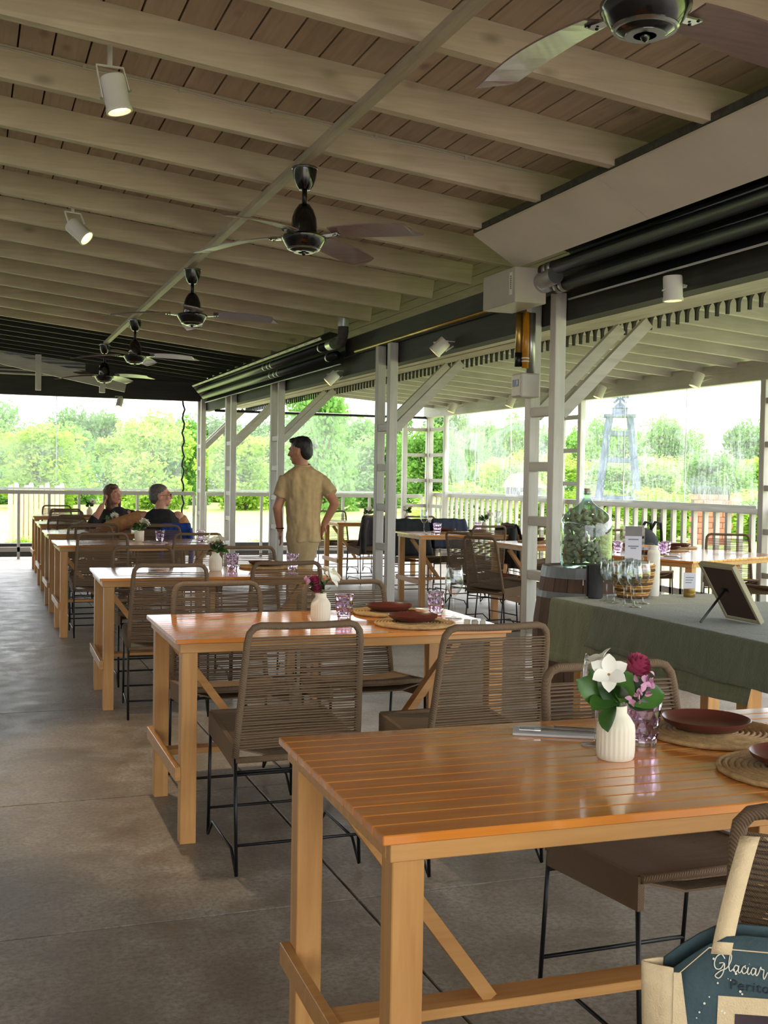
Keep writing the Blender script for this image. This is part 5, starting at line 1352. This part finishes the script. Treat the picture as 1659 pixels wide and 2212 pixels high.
for k in range(400):        # shrubs on the right, spaced apart
    if len(SHR) >= 34: break
    a = radians(23+20*rnd.random()); d = rnd.uniform(31, 51); pt_ = Vector((d*sin(a), d*cos(a), 0))
    if any((pt_-q).length < 3.3 for q in SHR) or (pt_-Vector((24.2,39.2,0))).length < 3.2 or (pt_-Vector((21.2,41.5,0))).length < 3.4 or (pt_-Vector((17.9,24.6,0))).length < 3.6: continue
    SHR.append(pt_)
    s_ = tree(d*sin(a), d*cos(a), rnd.uniform(1.0,1.5), rnd.uniform(2.3,2.9), rnd.choice((0,2)), 'leaf_shrub', 'low yellow-green shrub on the lawn beyond the wet curtains', 'shrubs beyond the wet curtains')
    s_.name = 'shrub'; s_['category'] = 'shrub'
s_ = tree(15.6, 51, 5.6, 3.2, 3, 'leaf_mid', 'pointed conifer rising above the belt beyond the waiter', 'conifer'); 
for k in range(9):
    s_ = tree(-1.0+.9*k+rnd.uniform(-.08,.08), 20.6+rnd.uniform(0,.6), rnd.uniform(.45,.7), rnd.uniform(.5,.62), 2, 'leaf_spring', 'small leafy plant along the kerb outside the far railing', 'plants along the kerb'); s_.name = 'kerb_plant'; s_['category'] = 'plant'
# palisade of pale logs
wood('pale_log', S(206,182,150), S(232,212,184), 2, .8, objvar=.15)
pal = thing('log_palisade', 'short palisade of pale upright logs on the lawn behind the railing', 'fence', (1.35, 25, -.42))
for k in range(11):
    x = -.52+.104*k; h = 1.46+.06*sin(k*2.1)
    MB().tube([(x,0,0),(x+.01*sin(k),.01,h-.04),(x+.01*sin(k),.01,h)], [.053,.05,.035], 9).build('log', MT['pale_log'], pal, smooth=40)
# windmill-style water tower
wood('tower_wood', S(66,80,102), S(96,110,132), 2, .7, objvar=.1)
ang = math.atan2(.617, 1); TX, TY = 24.2, 39.2
tw = thing('wooden_tower', 'blue-grey wooden windmill tower on splayed legs beyond the wet curtain', 'tower', (TX, TY, -.42), -ang)
hb_, ht_ = .86, .40; zt2 = 4.25
for sx in (-1, 1):
    for sy in (-1, 1): MB().beam((sx*hb_, sy*hb_, 0), (sx*ht_, sy*ht_, zt2), .20, .20).build('leg', MT['tower_wood'], tw)
for z in (1.05, 2.55, 3.6):
    f = 1-z/zt2; r = ht_+(hb_-ht_)*f
    for sx in (-1, 1):
        MB().beam((-r-.1, sx*r, z), (r+.1, sx*r, z), .08, .18).build('girt', MT['tower_wood'], tw); MB().beam((sx*r, -r-.1, z), (sx*r, r+.1, z), .08, .18).build('girt', MT['tower_wood'], tw)
MB().box(-.62,.62,-.62,.62,zt2,zt2+.10).build('deck', MT['tower_wood'], tw); MB().box(-1.05,1.05,-1.05,1.05,1.0,1.10).build('deck', MT['tower_wood'], tw)
MB().lathe([(.30,zt2+.1),(.30,zt2+.35),(.36,zt2+.36),(.02,zt2+.62)], 8).build('cap', MT['tower_wood'], tw)
mb = MB()
for k in range(8):
    a = 2*pi*k/8; mb.beam((.05*cos(a),-.3,zt2+.78+.05*sin(a)), (.34*cos(a),-.3,zt2+.78+.34*sin(a)), .10, .015, up=(0,1,0))
mb.build('wind_wheel', MT['tower_wood'], tw); MB().tube([(0,-.3,zt2+.78),(0,.1,zt2+.78),(0,.1,zt2+.55)], .03, 6).build('axle', MT['tower_wood'], tw)
# brick planter with lavender
wood('brick_red', S(168,104,84), S(196,136,112), 0, .85, objvar=.3)
bp2 = thing('brick_planter', 'red brick planter of grey-green stems outside the wet curtain', 'planter', (17.9, 24.6, -.28), -math.atan2(.72,1))
for rr in range(9):
    for k in range(4):
        x = -.5+.24*k+(.12 if rr % 2 else 0)
        MB().cbox(x, x+.228, -.12, .12, rr*.145, rr*.145+.135, .006).build('brick', MT['brick_red'], bp2)
MB().box(-.46, .50, -.10, .10, .0, 1.29).build('soil', MT['bark'], bp2)
mb = MB(); rnd = random.Random(5)
for k in range(240):
    x, y = rnd.uniform(-.46,.5), rnd.uniform(-.1,.1); mb.tube([(x,y,1.27),(x+rnd.uniform(-.06,.06),y+rnd.uniform(-.06,.06),1.42+rnd.random()*.12)], .012, 3)
tag(mb.build('lavender_stems', MT['leaf_lavender'], bp2), kind='stuff')
# little shed with red roof
plain('roof_red', S(186,96,76), .8, 0, .15); plain('shed_dark', S(74,70,76), .8)
sh = thing('garden_shed', 'small dark shed with red roof seen through the wet corner curtain', 'shed', (21.2, 41.5, -.1), -.46); sh.scale = (.6,.6,.75)
MB().box(-1.2,1.2,-.8,.8,0,1.45).build('walls', MT['shed_dark'], sh)
MB().add([(-1.5,-1.0,1.45),(1.5,-1.0,1.45),(1.5,1.0,1.45),(-1.5,1.0,1.45),(-.9,0,2.2),(.9,0,2.2)],[(0,1,5,4),(1,2,5),(2,3,4,5),(3,0,4),(3,2,1,0)]).build('roof', MT['roof_red'], sh)
MB().box(-.25,.25,-.84,-.80,0,1.2).build('door', MT['white_enamel'], sh)
